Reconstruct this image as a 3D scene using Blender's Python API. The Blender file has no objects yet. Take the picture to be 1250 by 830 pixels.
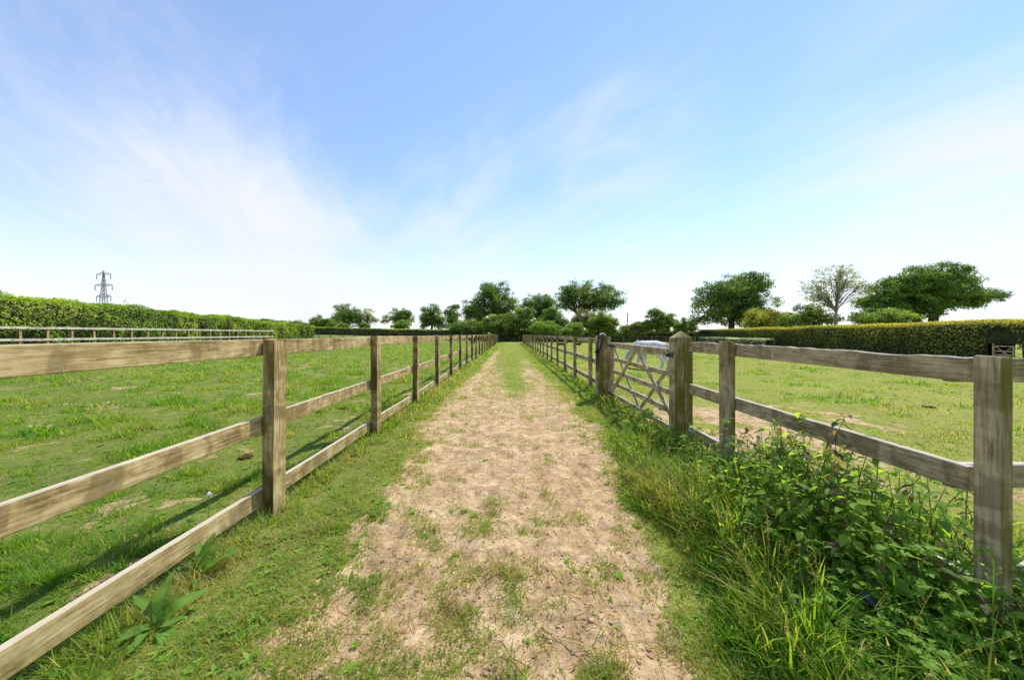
import bpy, bmesh, math, random
import numpy as np
from mathutils import Vector, Matrix, Euler

R = math.radians
random.seed(7)
rng = np.random.default_rng(7)
scene = bpy.context.scene
COL = scene.collection

# ------------------------------------------------------------------ camera
EYE = 1.33
cam_d = bpy.data.cameras.new('camera')
cam = bpy.data.objects.new('camera', cam_d)
COL.objects.link(cam)
cam.location = (0, 0, EYE)
cam.rotation_euler = (R(90), 0, 0)
cam_d.sensor_width = 36
cam_d.lens = 11.52
cam_d.shift_x = 0.0024
cam_d.shift_y = -0.0056
cam_d.clip_start = 0.05
cam_d.clip_end = 6000
scene.camera = cam

# ------------------------------------------------------------------ light
SUN = Vector((0.85, 1.0, 2.0)).normalized()
ELEV = math.asin(SUN.z)
AZ = math.atan2(SUN.x, SUN.y)
SUN_STRENGTH = 3.3
SKY_STRENGTH = 0.15
EXPOSURE = 0.70

sd = bpy.data.lights.new('sun', 'SUN')
sd.energy = SUN_STRENGTH
sd.angle = R(0.53)
sd.color = (1.0, 0.955, 0.88)
sun = bpy.data.objects.new('sun', sd)
COL.objects.link(sun)
sun.rotation_euler = SUN.to_track_quat('Z', 'Y').to_euler()
sun.location = (10, 20, 40)

scene.view_settings.view_transform = 'Standard'
scene.view_settings.look = 'None'
scene.view_settings.exposure = EXPOSURE
scene.view_settings.gamma = 1
scene.view_settings.use_curve_mapping = False


class NT:
    """small helper for writing node trees"""
    def __init__(self, tree):
        self.t = tree
        self.n = tree.nodes
        self.l = tree.links

    def node(self, typ, **kw):
        n = self.n.new(typ)
        for k, v in kw.items():
            setattr(n, k, v)
        return n

    def set(self, sock, v):
        if hasattr(v, 'is_output') or isinstance(v, bpy.types.NodeSocket):
            self.l.new(v, sock)
        else:
            sock.default_value = v

    def math(self, op, a, b=0.0, c=0.0, clamp=False):
        n = self.node('ShaderNodeMath', operation=op, use_clamp=clamp)
        for i, v in enumerate((a, b, c)):
            self.set(n.inputs[i], v)
        return n.outputs[0]

    def vmath(self, op, a, b=(0, 0, 0), out=0):
        n = self.node('ShaderNodeVectorMath', operation=op)
        self.set(n.inputs[0], a)
        if op == 'SCALE':
            self.set(n.inputs[3], b)
        else:
            self.set(n.inputs[1], b)
        return n.outputs[out]

    def mix(self, f, a, b, mode='MIX'):
        n = self.node('ShaderNodeMix', data_type='RGBA', blend_type=mode)
        self.set(n.inputs[0], f)
        for i, v in ((6, a), (7, b)):
            if isinstance(v, (tuple, list)) and len(v) == 3:
                v = (*v, 1)
            self.set(n.inputs[i], v)
        return n.outputs[2]

    def noise(self, vec, scale, detail=4, rough=0.55, dist=0.0, out=0):
        n = self.node('ShaderNodeTexNoise')
        self.set(n.inputs['Vector'], vec)
        n.inputs['Scale'].default_value = scale
        n.inputs['Detail'].default_value = detail
        n.inputs['Roughness'].default_value = rough
        n.inputs['Distortion'].default_value = dist
        return n.outputs[out]

    def smooth(self, v, a, b):
        n = self.node('ShaderNodeMapRange', interpolation_type='SMOOTHSTEP')
        self.set(n.inputs[0], v)
        n.inputs[1].default_value = a
        n.inputs[2].default_value = b
        return n.outputs[0]

    def ramp(self, f, stops):
        n = self.node('ShaderNodeValToRGB')
        el = n.color_ramp.elements
        while len(el) < len(stops):
            el.new(0.5)
        for e, (p, c) in zip(el, stops):
            e.position = p
            e.color = (*c, 1)
        self.set(n.inputs[0], f)
        return n.outputs[0]


# ------------------------------------------------------------------ sky
world = bpy.data.worlds.new('World')
scene.world = world
world.use_nodes = True
w = NT(world.node_tree)
w.n.clear()
sky = w.node('ShaderNodeTexSky')
sky.sky_type = 'NISHITA'
sky.sun_disc = False
sky.sun_elevation = ELEV
sky.sun_rotation = AZ
sky.altitude = 50
sky.air_density = 1.0
sky.dust_density = 0.0
sky.ozone_density = 2.4
tc = w.node('ShaderNodeTexCoord')
dirv = w.vmath('NORMALIZE', tc.outputs['Generated'])
sep = w.node('ShaderNodeSeparateXYZ')
w.l.new(dirv, sep.inputs[0])
hs = w.node('ShaderNodeHueSaturation')
hs.inputs['Hue'].default_value = 0.494
hs.inputs['Saturation'].default_value = 1.12
hs.inputs['Value'].default_value = 1.0
w.l.new(w.mix(1.0, sky.outputs[0], (1.08, 0.985, 1.0, 1), 'MULTIPLY'), hs.inputs['Color'])
# cirrus laid on a high flat layer
den = w.math('ADD', w.math('MAXIMUM', sep.outputs[2], 0.0), 0.10)
comb = w.node('ShaderNodeCombineXYZ')
w.l.new(w.math('DIVIDE', sep.outputs[0], den), comb.inputs[0])
w.l.new(w.math('DIVIDE', sep.outputs[1], den), comb.inputs[1])
wind = Vector((-0.52, 0.854, 0)); side = Vector((0.854, 0.52, 0))
cu = w.node('ShaderNodeCombineXYZ')
w.l.new(w.math('MULTIPLY', w.vmath('DOT_PRODUCT', comb.outputs[0], tuple(wind), out=1), 0.22), cu.inputs[0])
w.l.new(w.vmath('DOT_PRODUCT', comb.outputs[0], tuple(side), out=1), cu.inputs[1])
streak = w.noise(cu.outputs[0], 1.25, 6, 0.52, 0.35)
soft = w.noise(comb.outputs[0], 0.55, 3, 0.5, 0.3)


def glow_lobe(px, py, radius):
    d = Vector(((px - 622), 400, (408 - py))).normalized()
    dist = w.vmath('DISTANCE', dirv, tuple(d), out=1)
    return w.math('SUBTRACT', 1.0, w.smooth(dist, 0.0, radius))


bank = w.math('MAXIMUM', glow_lobe(330, 310, 0.50), w.math('MULTIPLY', glow_lobe(300, 240, 0.28), 0.45))
bank = w.math('MAXIMUM', bank, w.math('MULTIPLY', glow_lobe(560, 300, 0.45), 0.55))
bank = w.math('MAXIMUM', bank, w.math('MULTIPLY', glow_lobe(760, 240, 0.45), 0.45))
bank = w.math('MAXIMUM', bank, w.math('MULTIPLY', glow_lobe(1240, 330, 0.7), 0.75))
fine = w.noise(w.vmath('MULTIPLY', cu.outputs[0], (1.6, 1.0, 1.0)), 3.6, 7, 0.66, 0.9)
cl = w.math('ADD', w.math('MULTIPLY', streak, 0.62), w.math('MULTIPLY', soft, 0.70))
cl = w.math('ADD', cl, w.math('MULTIPLY', fine, 0.50))
cl = w.math('SUBTRACT', cl, 0.42)
cl = w.math('ADD', cl, w.math('MULTIPLY', bank, 0.54))
cl = w.smooth(cl, 0.50, 1.10)
hor = w.math('SUBTRACT', 1.0, w.smooth(sep.outputs[2], -0.05, 0.62))
hor = w.math('POWER', hor, 2.7)
keep = w.math('MULTIPLY', w.math('SUBTRACT', 1.0, w.math('MULTIPLY', cl, 0.92)), w.math('SUBTRACT', 1.0, w.math('MULTIPLY', hor, 0.85)))
veil = w.math('SUBTRACT', 1.0, w.math('MULTIPLY', keep, 0.86))
white = (3.85, 3.95, 4.15, 1)
skycol = w.mix(veil, hs.outputs[0], white)
bg = w.node('ShaderNodeBackground')
w.l.new(skycol, bg.inputs[0])
bg.inputs[1].default_value = SKY_STRENGTH
wo = w.node('ShaderNodeOutputWorld')
w.l.new(bg.outputs[0], wo.inputs[0])


# ------------------------------------------------------------------ helpers
def _hash(ix, iy, seed):
    h = (ix.astype(np.int64) * 374761393 + iy.astype(np.int64) * 668265263 + seed * 1442695041) & 0xffffffff
    h = ((h ^ (h >> 13)) * 1274126177) & 0xffffffff
    return ((h ^ (h >> 16)) & 0xffff) / 65535.0


def vnoise(x, y, seed=0):
    x = np.asarray(x, float); y = np.asarray(y, float)
    ix = np.floor(x); iy = np.floor(y)
    fx = x - ix; fy = y - iy
    fx = fx * fx * (3 - 2 * fx); fy = fy * fy * (3 - 2 * fy)
    a = _hash(ix, iy, seed); b = _hash(ix + 1, iy, seed)
    c = _hash(ix, iy + 1, seed); d = _hash(ix + 1, iy + 1, seed)
    return (a * (1 - fx) + b * fx) * (1 - fy) + (c * (1 - fx) + d * fx) * fy


def fbm(x, y, octv=4, seed=0, rough=0.5):
    s = 0; a = 1; t = 0
    for k in range(octv):
        s = s + a * vnoise(x * 2 ** k + 17.3 * k, y * 2 ** k - 9.1 * k, seed + k)
        t += a; a *= rough
    return s / t


def sstep(v, a, b):
    t = np.clip((v - a) / (b - a), 0, 1)
    return t * t * (3 - 2 * t)


def terrain(x, y, fine=True):
    x = np.asarray(x, float); y = np.asarray(y, float)
    z = 0.019 * np.clip(-x - 3, 0, 45) - 0.010 * np.clip(x - 3, 0, 15)
    z = z + 0.25 * sstep(np.hypot(x, y), 60, 400) * fbm(x / 90, y / 90, 3, 50)
    z = z + 0.62 * sstep(y, 50, 66) * sstep(-x, 2, 14)
    z = z - 0.035 * np.exp(-((x + 1.85) / 0.5) ** 2) - 0.01
    if fine:
        near = np.exp(-np.hypot(x, y) / 30)
        pth = 1 - sstep(np.abs(x), 1.0, 1.6)
        z = z + near * (0.06 * (fbm(x / 0.9, y / 0.9, 3, 11) - .5) + (0.030 + 0.022 * pth) * (fbm(x / 0.22, y / 0.22, 3, 21) - .5))
        z = z - pth * near * 0.03 * np.exp(-((np.abs(x) - 0.7) / 0.28) ** 2)
        hoof = vnoise(x / 0.13, y / 0.13, 33)
        z = z + near * (0.010 + 0.030 * pth) * (fbm(x / 0.10, y / 0.10, 3, 41, .6) - .5)
        z = z - near * 0.016 * sstep(hoof, 0.62, 0.9) * (0.5 + 0.5 * pth)
    return z


def th(x, y):
    return float(terrain(np.array([x]), np.array([y]))[0])


def bare(x, y, soil=False):
    """how bare of grass the soil is, 0..1"""
    x = np.asarray(x, float); y = np.asarray(y, float)
    n1 = fbm(x / 1.3, y / 1.9, 4, 3)
    n2 = fbm(x / 0.33, y / 0.4, 3, 5)
    # the trodden path
    n3 = fbm(x / 0.11, y / 0.13, 3, 7, .6)
    half = 1.02 + 0.30 * sstep(y, 1.5, 5) + 0.70 * (n1 - .5) + 0.55 * (n2 - .5)
    core = 1 - sstep(np.abs(x - 0.02), half - 0.30, half + 0.22)
    far = sstep(y, 3.5, 21.0)
    edge = sstep(np.abs(x), .45, 1.15)
    tuft = sstep(0.80 * n3 + .20 * n2 + 0.28 * (n1 - .5) + .05 * edge, 0.515 - 0.15 * far, 0.66 - 0.09 * far)
    grow = np.clip(tuft, 0, 1)
    mid = np.exp(-((x - 0.10) / 0.34) ** 2) * sstep(y, 3.5, 10)
    rut = np.exp(-((x + 0.98) / 0.30) ** 2) * (1 - sstep(y, 16, 44)) * sstep(y, 3, 7)
    rutr = np.exp(-((x - 0.80) / 0.33) ** 2) * (1 - sstep(y, 9, 30)) * 0.7
    if soil:
        grow = grow * (.18 + .82 * far)
    p = core * (1 - grow)
    p = p * (1 - 0.75 * mid)
    p = p * (1 - 0.86 * far * (1 - np.clip(rut + rutr, 0, 1)))
    p = np.maximum(p, 0.85 * core * rut * sstep(n2, .25, .45))
    # left paddock: scattered scuffed patches
    L = (x < -1.9)
    pl = sstep(.42 * fbm(x / 0.55, y / 0.5, 3, 9) + .58 * fbm(x / .15, y / .15, 3, 10, .6), 0.575, 0.68) * (0.55 if soil else .85)
    # right paddock: gateway worn to soil
    gate = np.exp(-((x - 3.0) / 1.5) ** 2 - ((y - 4.7) / 1.4) ** 2) * 1.25
    pr = np.clip(gate * sstep(n2, .3, .5), 0, 1)
    pr = np.maximum(pr, 0.70 * sstep(.5 * fbm(x / .9, y / 0.7, 3, 19) + .5 * fbm(x / .2, y / .2, 3, 18), 0.56, 0.66) * np.exp(-((x - 4.5) / 5) ** 2 - ((y - 5) / 4) ** 2))
    V = np.where(L, pl, np.where(x > 2.05, pr, p))
    return np.clip(V, 0, 1)


def tag(o, label=None, cat=None, group=None, kind=None):
    if label: o['label'] = label
    if cat: o['category'] = cat
    if group: o['group'] = group
    if kind: o['kind'] = kind
    return o


def empty(name, loc, rz=0.0):
    o = bpy.data.objects.new(name, None)
    o.empty_display_size = 0.2
    o.location = loc
    o.rotation_euler = (0, 0, rz)
    COL.objects.link(o)
    return o


def link(name, me, mat, parent=None, loc=None, rot=None):
    if mat is not None and not me.materials:
        me.materials.append(mat)
    o = bpy.data.objects.new(name, me)
    COL.objects.link(o)
    if parent is not None: o.parent = parent
    if loc is not None: o.location = loc
    if rot is not None: o.rotation_euler = rot
    return o


def mesh_np(name, V, quads=None, tris=None, attrs=None, smooth=False):
    V = np.asarray(V, np.float32)
    me = bpy.data.meshes.new(name)
    nq = 0 if quads is None else len(quads)
    nt = 0 if tris is None else len(tris)
    me.vertices.add(len(V))
    me.vertices.foreach_set('co', V.ravel())
    idx = []
    if nq: idx.append(np.asarray(quads, np.int32).ravel())
    if nt: idx.append(np.asarray(tris, np.int32).ravel())
    idx = np.concatenate(idx)
    me.loops.add(len(idx))
    me.loops.foreach_set('vertex_index', idx)
    me.polygons.add(nq + nt)
    st = np.concatenate([np.arange(nq) * 4, nq * 4 + np.arange(nt) * 3]).astype(np.int32)
    me.polygons.foreach_set('loop_start', st)
    if smooth:
        me.polygons.foreach_set('use_smooth', np.ones(nq + nt, bool))
    for k, v in (attrs or {}).items():
        a = me.attributes.new(k, 'FLOAT', 'POINT')
        a.data.foreach_set('value', np.asarray(v, np.float32))
    me.update()
    me.validate()
    return me


def bm_mesh(name, bm, smooth=False):
    me = bpy.data.meshes.new(name)
    bmesh.ops.recalc_face_normals(bm, faces=bm.faces)
    bm.to_mesh(me)
    bm.free()
    if smooth:
        for p in me.polygons: p.use_smooth = True
    return me


def add_box(bm, sx, sy, sz, loc=(0, 0, 0), rot=None, bev=0.0):
    m = Matrix.Translation(loc) @ (Euler(rot).to_matrix().to_4x4() if rot else Matrix())
    m = m @ Matrix.Diagonal((sx, sy, sz, 1))
    r = bmesh.ops.create_cube(bm, size=1, matrix=m)
    if bev:
        ed = list({e for v in r['verts'] for e in v.link_edges})
        bmesh.ops.bevel(bm, geom=ed, offset=bev, segments=2, affect='EDGES', profile=0.6)
    return r


def tube_np(pts, rad, sides=7):
    """tapered tube along a polyline -> verts, quads"""
    pts = [Vector(p) for p in pts]
    V = []; Q = []
    prev = None
    for i, p in enumerate(pts):
        a = pts[max(0, i - 1)]; b = pts[min(len(pts) - 1, i + 1)]
        t = (b - a).normalized() if (b - a).length > 1e-6 else Vector((0, 0, 1))
        u = prev if prev is not None else (Vector((1, 0, 0)) if abs(t.x) < .8 else Vector((0, 1, 0)))
        u = (u - t * u.dot(t)).normalized(); prev = u
        v = t.cross(u)
        for k in range(sides):
            an = 2 * math.pi * k / sides
            V.append(p + (u * math.cos(an) + v * math.sin(an)) * rad[i])
    for i in range(len(pts) - 1):
        for k in range(sides):
            k2 = (k + 1) % sides
            Q.append((i * sides + k, i * sides + k2, (i + 1) * sides + k2, (i + 1) * sides + k))
    # closing tip and base
    n = len(V)
    V.append(pts[0]); V.append(pts[-1])
    T = [(n, (k + 1) % sides, k) for k in range(sides)]
    o = (len(pts) - 1) * sides
    T += [(n + 1, o + k, o + (k + 1) % sides) for k in range(sides)]
    return np.array([tuple(v) for v in V]), np.array(Q), np.array(T)


class Acc:
    """collects numpy pieces that belong to one mesh"""
    def __init__(self):
        self.V = []; self.Q = []; self.T = []; self.A = []; self.n = 0

    def add(self, V, Q=None, T=None, tint=None):
        self.V.append(V)
        if Q is not None and len(Q): self.Q.append(np.asarray(Q) + self.n)
        if T is not None and len(T): self.T.append(np.asarray(T) + self.n)
        self.A.append(np.zeros(len(V)) if tint is None else np.broadcast_to(tint, (len(V),)))
        self.n += len(V)

    def tube(self, pts, rad, sides=7, tint=0.5):
        V, Q, T = tube_np(pts, rad, sides)
        self.add(V, Q, T, np.full(len(V), tint))

    def mesh(self, name, smooth=False):
        return mesh_np(name, np.concatenate(self.V), np.concatenate(self.Q) if self.Q else None,
                       np.concatenate(self.T) if self.T else None, {'tint': np.concatenate(self.A)}, smooth)


# ------------------------------------------------------------------ materials
def new_mat(name):
    m = bpy.data.materials.new(name)
    m.use_nodes = True
    t = NT(m.node_tree)
    t.n.clear()
    out = t.node('ShaderNodeOutputMaterial')
    return m, t, out


def principled(t, col, rough=0.8, spec=0.25, bump=None, bstr=0.3, bdist=0.01, metal=0.0):
    p = t.node('ShaderNodeBsdfPrincipled')
    if isinstance(col, tuple) and len(col) == 3: col = (*col, 1)
    t.set(p.inputs['Base Color'], col)
    t.set(p.inputs['Roughness'], rough)
    p.inputs['Specular IOR Level'].default_value = spec
    p.inputs['Metallic'].default_value = metal
    if bump is not None:
        b = t.node('ShaderNodeBump')
        b.inputs['Strength'].default_value = bstr
        b.inputs['Distance'].default_value = bdist
        t.l.new(bump, b.inputs['Height'])
        t.l.new(b.outputs[0], p.inputs['Normal'])
    return p


def plain(name, col, rough=0.7, spec=0.3, var=0.15, scale=8, metal=0.0):
    m, t, out = new_mat(name)
    c = t.node('ShaderNodeTexCoord')
    n = t.noise(c.outputs['Object'], scale, 5)
    dark = tuple(v * (1 - var * 1.6) for v in col); lite = tuple(min(1, v * (1 + var * 1.6)) for v in col)
    cc = t.ramp(n, [(0.3, dark), (0.7, lite)])
    p = principled(t, cc, rough, spec, n, 0.25, 0.01, metal)
    t.l.new(p.outputs[0], out.inputs[0])
    return m


def leaf_mat(name, stops, trans=0.45, rough=0.55, spec=0.2, warm=(1.75, 1.6, 0.7)):
    m, t, out = new_mat(name)
    a = t.node('ShaderNodeAttribute', attribute_name='tint')
    col = t.ramp(a.outputs['Fac'], stops)
    p = principled(t, col, rough, spec)
    tr = t.node('ShaderNodeBsdfTranslucent')
    t.set(tr.inputs[0], t.mix(1.0, col, warm, 'MULTIPLY'))
    mx = t.node('ShaderNodeMixShader')
    mx.inputs[0].default_value = trans
    t.l.new(p.outputs[0], mx.inputs[1]); t.l.new(tr.outputs[0], mx.inputs[2])
    t.l.new(mx.outputs[0], out.inputs[0])
    return m


def wood_mat(name, axis, lo, mid, hi, algae_shade=(0.125, 0.115, 0.022), algae_shade_amt=0.5, bstr=0.5, pale=None):
    """weathered sawn timber, grain along one local axis, moss, and on tan posts painted shade, on the north faces"""
    m, t, out = new_mat(name)
    c = t.node('ShaderNodeTexCoord')
    oi = t.node('ShaderNodeObjectInfo')
    off = t.vmath('SCALE', (37.0, 19.0, 53.0), oi.outputs['Random'])
    pos = t.vmath('ADD', c.outputs['Object'], off)
    s_f = [38, 38, 38]; s_f[axis] = 2.6
    s_m = [7, 7, 7]; s_m[axis] = 1.5
    grain = t.noise(t.vmath('MULTIPLY', pos, tuple(s_f)), 2.2, 5, 0.6, 0.25)
    stain = t.noise(t.vmath('MULTIPLY', pos, tuple(s_m)), 1.0, 4, 0.6, 0.8)
    s_c = [3.5, 3.5, 3.5]; s_c[axis] = 8.0
    bars = t.noise(t.vmath('MULTIPLY', pos, tuple(s_c)), 1.0, 3, 0.5, 0.3)      # run marks across the board
    speck = t.noise(pos, 160, 3, 0.6)
    patch = t.noise(pos, 9, 5, 0.65, 0.4)
    f = t.math('ADD', t.math('ADD', t.math('MULTIPLY', grain, 0.42), t.math('MULTIPLY', stain, 0.26)), t.math('MULTIPLY', patch, 0.32))
    col = t.ramp(f, [(0.40, lo), (0.5, mid), (0.60, hi)])
    dk = t.smooth(bars, 0.50, 0.62)
    col = t.mix(t.math('MULTIPLY', dk, 0.60), col, tuple(v * 0.42 for v in (mid[0], mid[1] * 0.96, mid[2] * 0.8)))
    dk2 = t.smooth(stain, 0.57, 0.74)
    col = t.mix(t.math('MULTIPLY', dk2, 0.7), col, (mid[0] * .42, mid[1] * .42, mid[2] * .28))
    crack = t.math('SUBTRACT', 1.0, t.smooth(grain, 0.30, 0.38))
    col = t.mix(t.math('MULTIPLY', crack, 0.55), col, tuple(v * 0.35 for v in mid))
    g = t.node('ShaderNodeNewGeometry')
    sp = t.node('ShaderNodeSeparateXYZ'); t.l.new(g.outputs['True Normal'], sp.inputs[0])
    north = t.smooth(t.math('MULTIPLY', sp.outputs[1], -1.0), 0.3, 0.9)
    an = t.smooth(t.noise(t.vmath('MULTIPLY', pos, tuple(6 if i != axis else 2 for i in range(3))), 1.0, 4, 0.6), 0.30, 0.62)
    am = t.math('MULTIPLY', t.math('ADD', t.math('MULTIPLY', north, 0.9), 0.10), t.math('MULTIPLY', an, algae_shade_amt))
    col = t.mix(am, col, algae_shade)
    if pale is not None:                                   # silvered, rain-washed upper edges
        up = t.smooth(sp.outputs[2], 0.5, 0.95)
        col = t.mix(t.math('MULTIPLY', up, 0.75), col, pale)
        lich = t.smooth(t.noise(pos, 26, 4, 0.65), 0.58, 0.68)
        col = t.mix(t.math('MULTIPLY', lich, 0.35), col, pale)
    hgt = t.math('ADD', t.math('MULTIPLY', grain, 0.8), t.math('MULTIPLY', speck, 0.25))
    p = principled(t, col, 0.88, 0.15, hgt, bstr, 0.006)
    t.l.new(p.outputs[0], out.inputs[0])
    return m


TAN = ((0.19, 0.128, 0.044), (0.44, 0.320, 0.136), (0.68, 0.535, 0.280))
GREY = ((0.19, 0.138, 0.066), (0.42, 0.322, 0.180), (0.63, 0.515, 0.325))
M = {}
M['wood_post'] = wood_mat('sawn_post_timber', 2, *TAN, algae_shade=(0.085, 0.070, 0.016), algae_shade_amt=1.0)  # mossy tone deepened so it also paints the shade of the front faces
M['wood_rail'] = wood_mat('sawn_rail_timber', 0, *TAN, algae_shade_amt=0.55, pale=(0.52, 0.46, 0.36))
M['old_post'] = wood_mat('weathered_post_timber', 2, *GREY, algae_shade=(0.135, 0.120, 0.018), algae_shade_amt=1.0)
M['old_rail'] = wood_mat('weathered_rail_timber', 0, *GREY, algae_shade_amt=0.35, pale=(0.50, 0.47, 0.41), bstr=0.8)
M['dark_rail'] = wood_mat('dark_far_timber', 0, (0.05, 0.042, 0.035), (0.09, 0.078, 0.062), (0.15, 0.13, 0.11), algae_shade_amt=0.2)
M['dark_post'] = wood_mat('dark_far_post_timber', 2, (0.05, 0.042, 0.035), (0.09, 0.078, 0.062), (0.15, 0.13, 0.11), algae_shade_amt=0.2)
M['pale_rail'] = wood_mat('silvered_rail_timber', 0, (0.42, 0.37, 0.29), (0.62, 0.56, 0.46), (0.78, 0.73, 0.63), algae_shade_amt=0.1)
M['steel'] = plain('galvanised_steel', (0.30, 0.31, 0.32), 0.5, 0.4, 0.1, 20, 0.6)
M['iron'] = plain('black_iron', (0.045, 0.045, 0.05), 0.5, 0.4, 0.2, 20)
M['rope'] = plain('navy_rope', (0.030, 0.036, 0.060), 0.9, 0.1, 0.3, 60)
M['rope_pale'] = plain('pale_grey_webbing', (0.42, 0.45, 0.50), 0.9, 0.1, 0.3, 60)
M['rubber'] = plain('black_rubber', (0.028, 0.030, 0.036), 0.55, 0.35, 0.25, 30)
M['plastic'] = plain('black_plastic', (0.022, 0.022, 0.025), 0.5, 0.3, 0.25, 6)
M['dung'] = plain('dried_dung', (0.095, 0.062, 0.033), 0.95, 0.05, 0.3, 40)
M['bark'] = plain('bark', (0.115, 0.090, 0.068), 0.95, 0.08, 0.3, 5)
M['bark_pale'] = plain('pale_bark', (0.26, 0.225, 0.185), 0.95, 0.08, 0.25, 5)
M['hedge_wood'] = plain('hedge_twigs', (0.040, 0.042, 0.018), 0.95, 0.05, 0.3, 6)
M['coat'] = plain('pony_coat', (0.66, 0.635, 0.58), 0.9, 0.08, 0.16, 6)
M['hair'] = plain('pony_hair', (0.58, 0.56, 0.52), 0.85, 0.15, 0.1, 12)
M['hoof'] = plain('hoof_horn', (0.11, 0.095, 0.08), 0.7, 0.2, 0.2, 12)
M['stone'] = plain('pale_stone', (0.48, 0.42, 0.34), 0.9, 0.1, 0.2, 30)

GRASS = [(0.0, (0.41, 0.35, 0.20)), (0.22, (0.32, 0.32, 0.085)), (0.45, (0.215, 0.320, 0.038)),
         (0.7, (0.130, 0.275, 0.024)), (1.0, (0.072, 0.185, 0.018))]
M['grass'] = leaf_mat('grass_blades', GRASS, 0.55, 0.5, 0.2, (1.95, 1.75, .7))
M['nettle'] = leaf_mat('nettle_leaves', [(0.0, (0.20, 0.12, 0.11)), (0.2, (0.13, 0.14, 0.06)), (0.5, (0.125, 0.235, 0.036)), (1.0, (0.27, 0.41, 0.06))], 0.56, 0.6, 0.15, (2.1, 1.9, .7))
M['weed'] = leaf_mat('weed_leaves', [(0.0, (0.11, 0.20, 0.02)), (0.5, (0.21, 0.36, 0.042)), (1.0, (0.32, 0.47, 0.075))], 0.5, 0.55, 0.2)
M['dock'] = leaf_mat('dock_leaves', [(0.0, (0.10, 0.215, 0.035)), (1.0, (0.22, 0.38, 0.07))], 0.5, 0.65, 0.12)
M['flower'] = plain('white_petals', (0.78, 0.78, 0.74), 0.7, 0.1, 0.05, 30)


def crown_mat(name, a, b, c, trans=0.38):
    k = 1.85
    a, b, c = (tuple(v * k for v in q) for q in (a, b, c))
    return leaf_mat(name, [(0.0, a), (0.5, b), (1.0, c)], trans, 0.6, 0.2)


M['oak'] = crown_mat('oak_leaves', (0.034, 0.064, 0.014), (0.076, 0.130, 0.026), (0.155, 0.220, 0.045))
M['sycamore'] = crown_mat('sycamore_leaves', (0.028, 0.062, 0.012), (0.062, 0.118, 0.018), (0.135, 0.205, 0.034))
M['bushy'] = crown_mat('bush_leaves', (0.040, 0.072, 0.014), (0.085, 0.132, 0.022), (0.180, 0.235, 0.04))
M['lime'] = crown_mat('lime_green_leaves', (0.060, 0.105, 0.020), (0.115, 0.180, 0.032), (0.20, 0.275, 0.055))
M['willow'] = crown_mat('willow_leaves', (0.12, 0.135, 0.022), (0.20, 0.21, 0.035), (0.29, 0.285, 0.06))
M['brownish'] = crown_mat('brown_green_leaves', (0.085, 0.085, 0.035), (0.13, 0.135, 0.05), (0.19, 0.19, 0.075))
M['sparse'] = crown_mat('sparse_leaves', (0.10, 0.125, 0.045), (0.17, 0.195, 0.075), (0.26, 0.28, 0.12))
M['hedge_l'] = crown_mat('hawthorn_hedge_leaves', (0.038, 0.085, 0.013), (0.120, 0.190, 0.022), (0.25, 0.30, 0.042), 0.5)
M['hedge_r'] = crown_mat('yew_hedge_leaves', (0.036, 0.060, 0.016), (0.088, 0.112, 0.016), (0.19, 0.195, 0.022), 0.34)
M['hedge_top_lit'] = crown_mat('sunlit_hedge_top_leaves', (0.13, 0.155, 0.018), (0.22, 0.215, 0.024), (0.30, 0.27, 0.032), 0.42)  # brighter yellow leaves that paint sunlight onto the hedge top
M['hedge_w'] = crown_mat('blossom_hedge_leaves', (0.08, 0.12, 0.05), (0.18, 0.22, 0.12), (0.42, 0.45, 0.33), 0.35)


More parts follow.
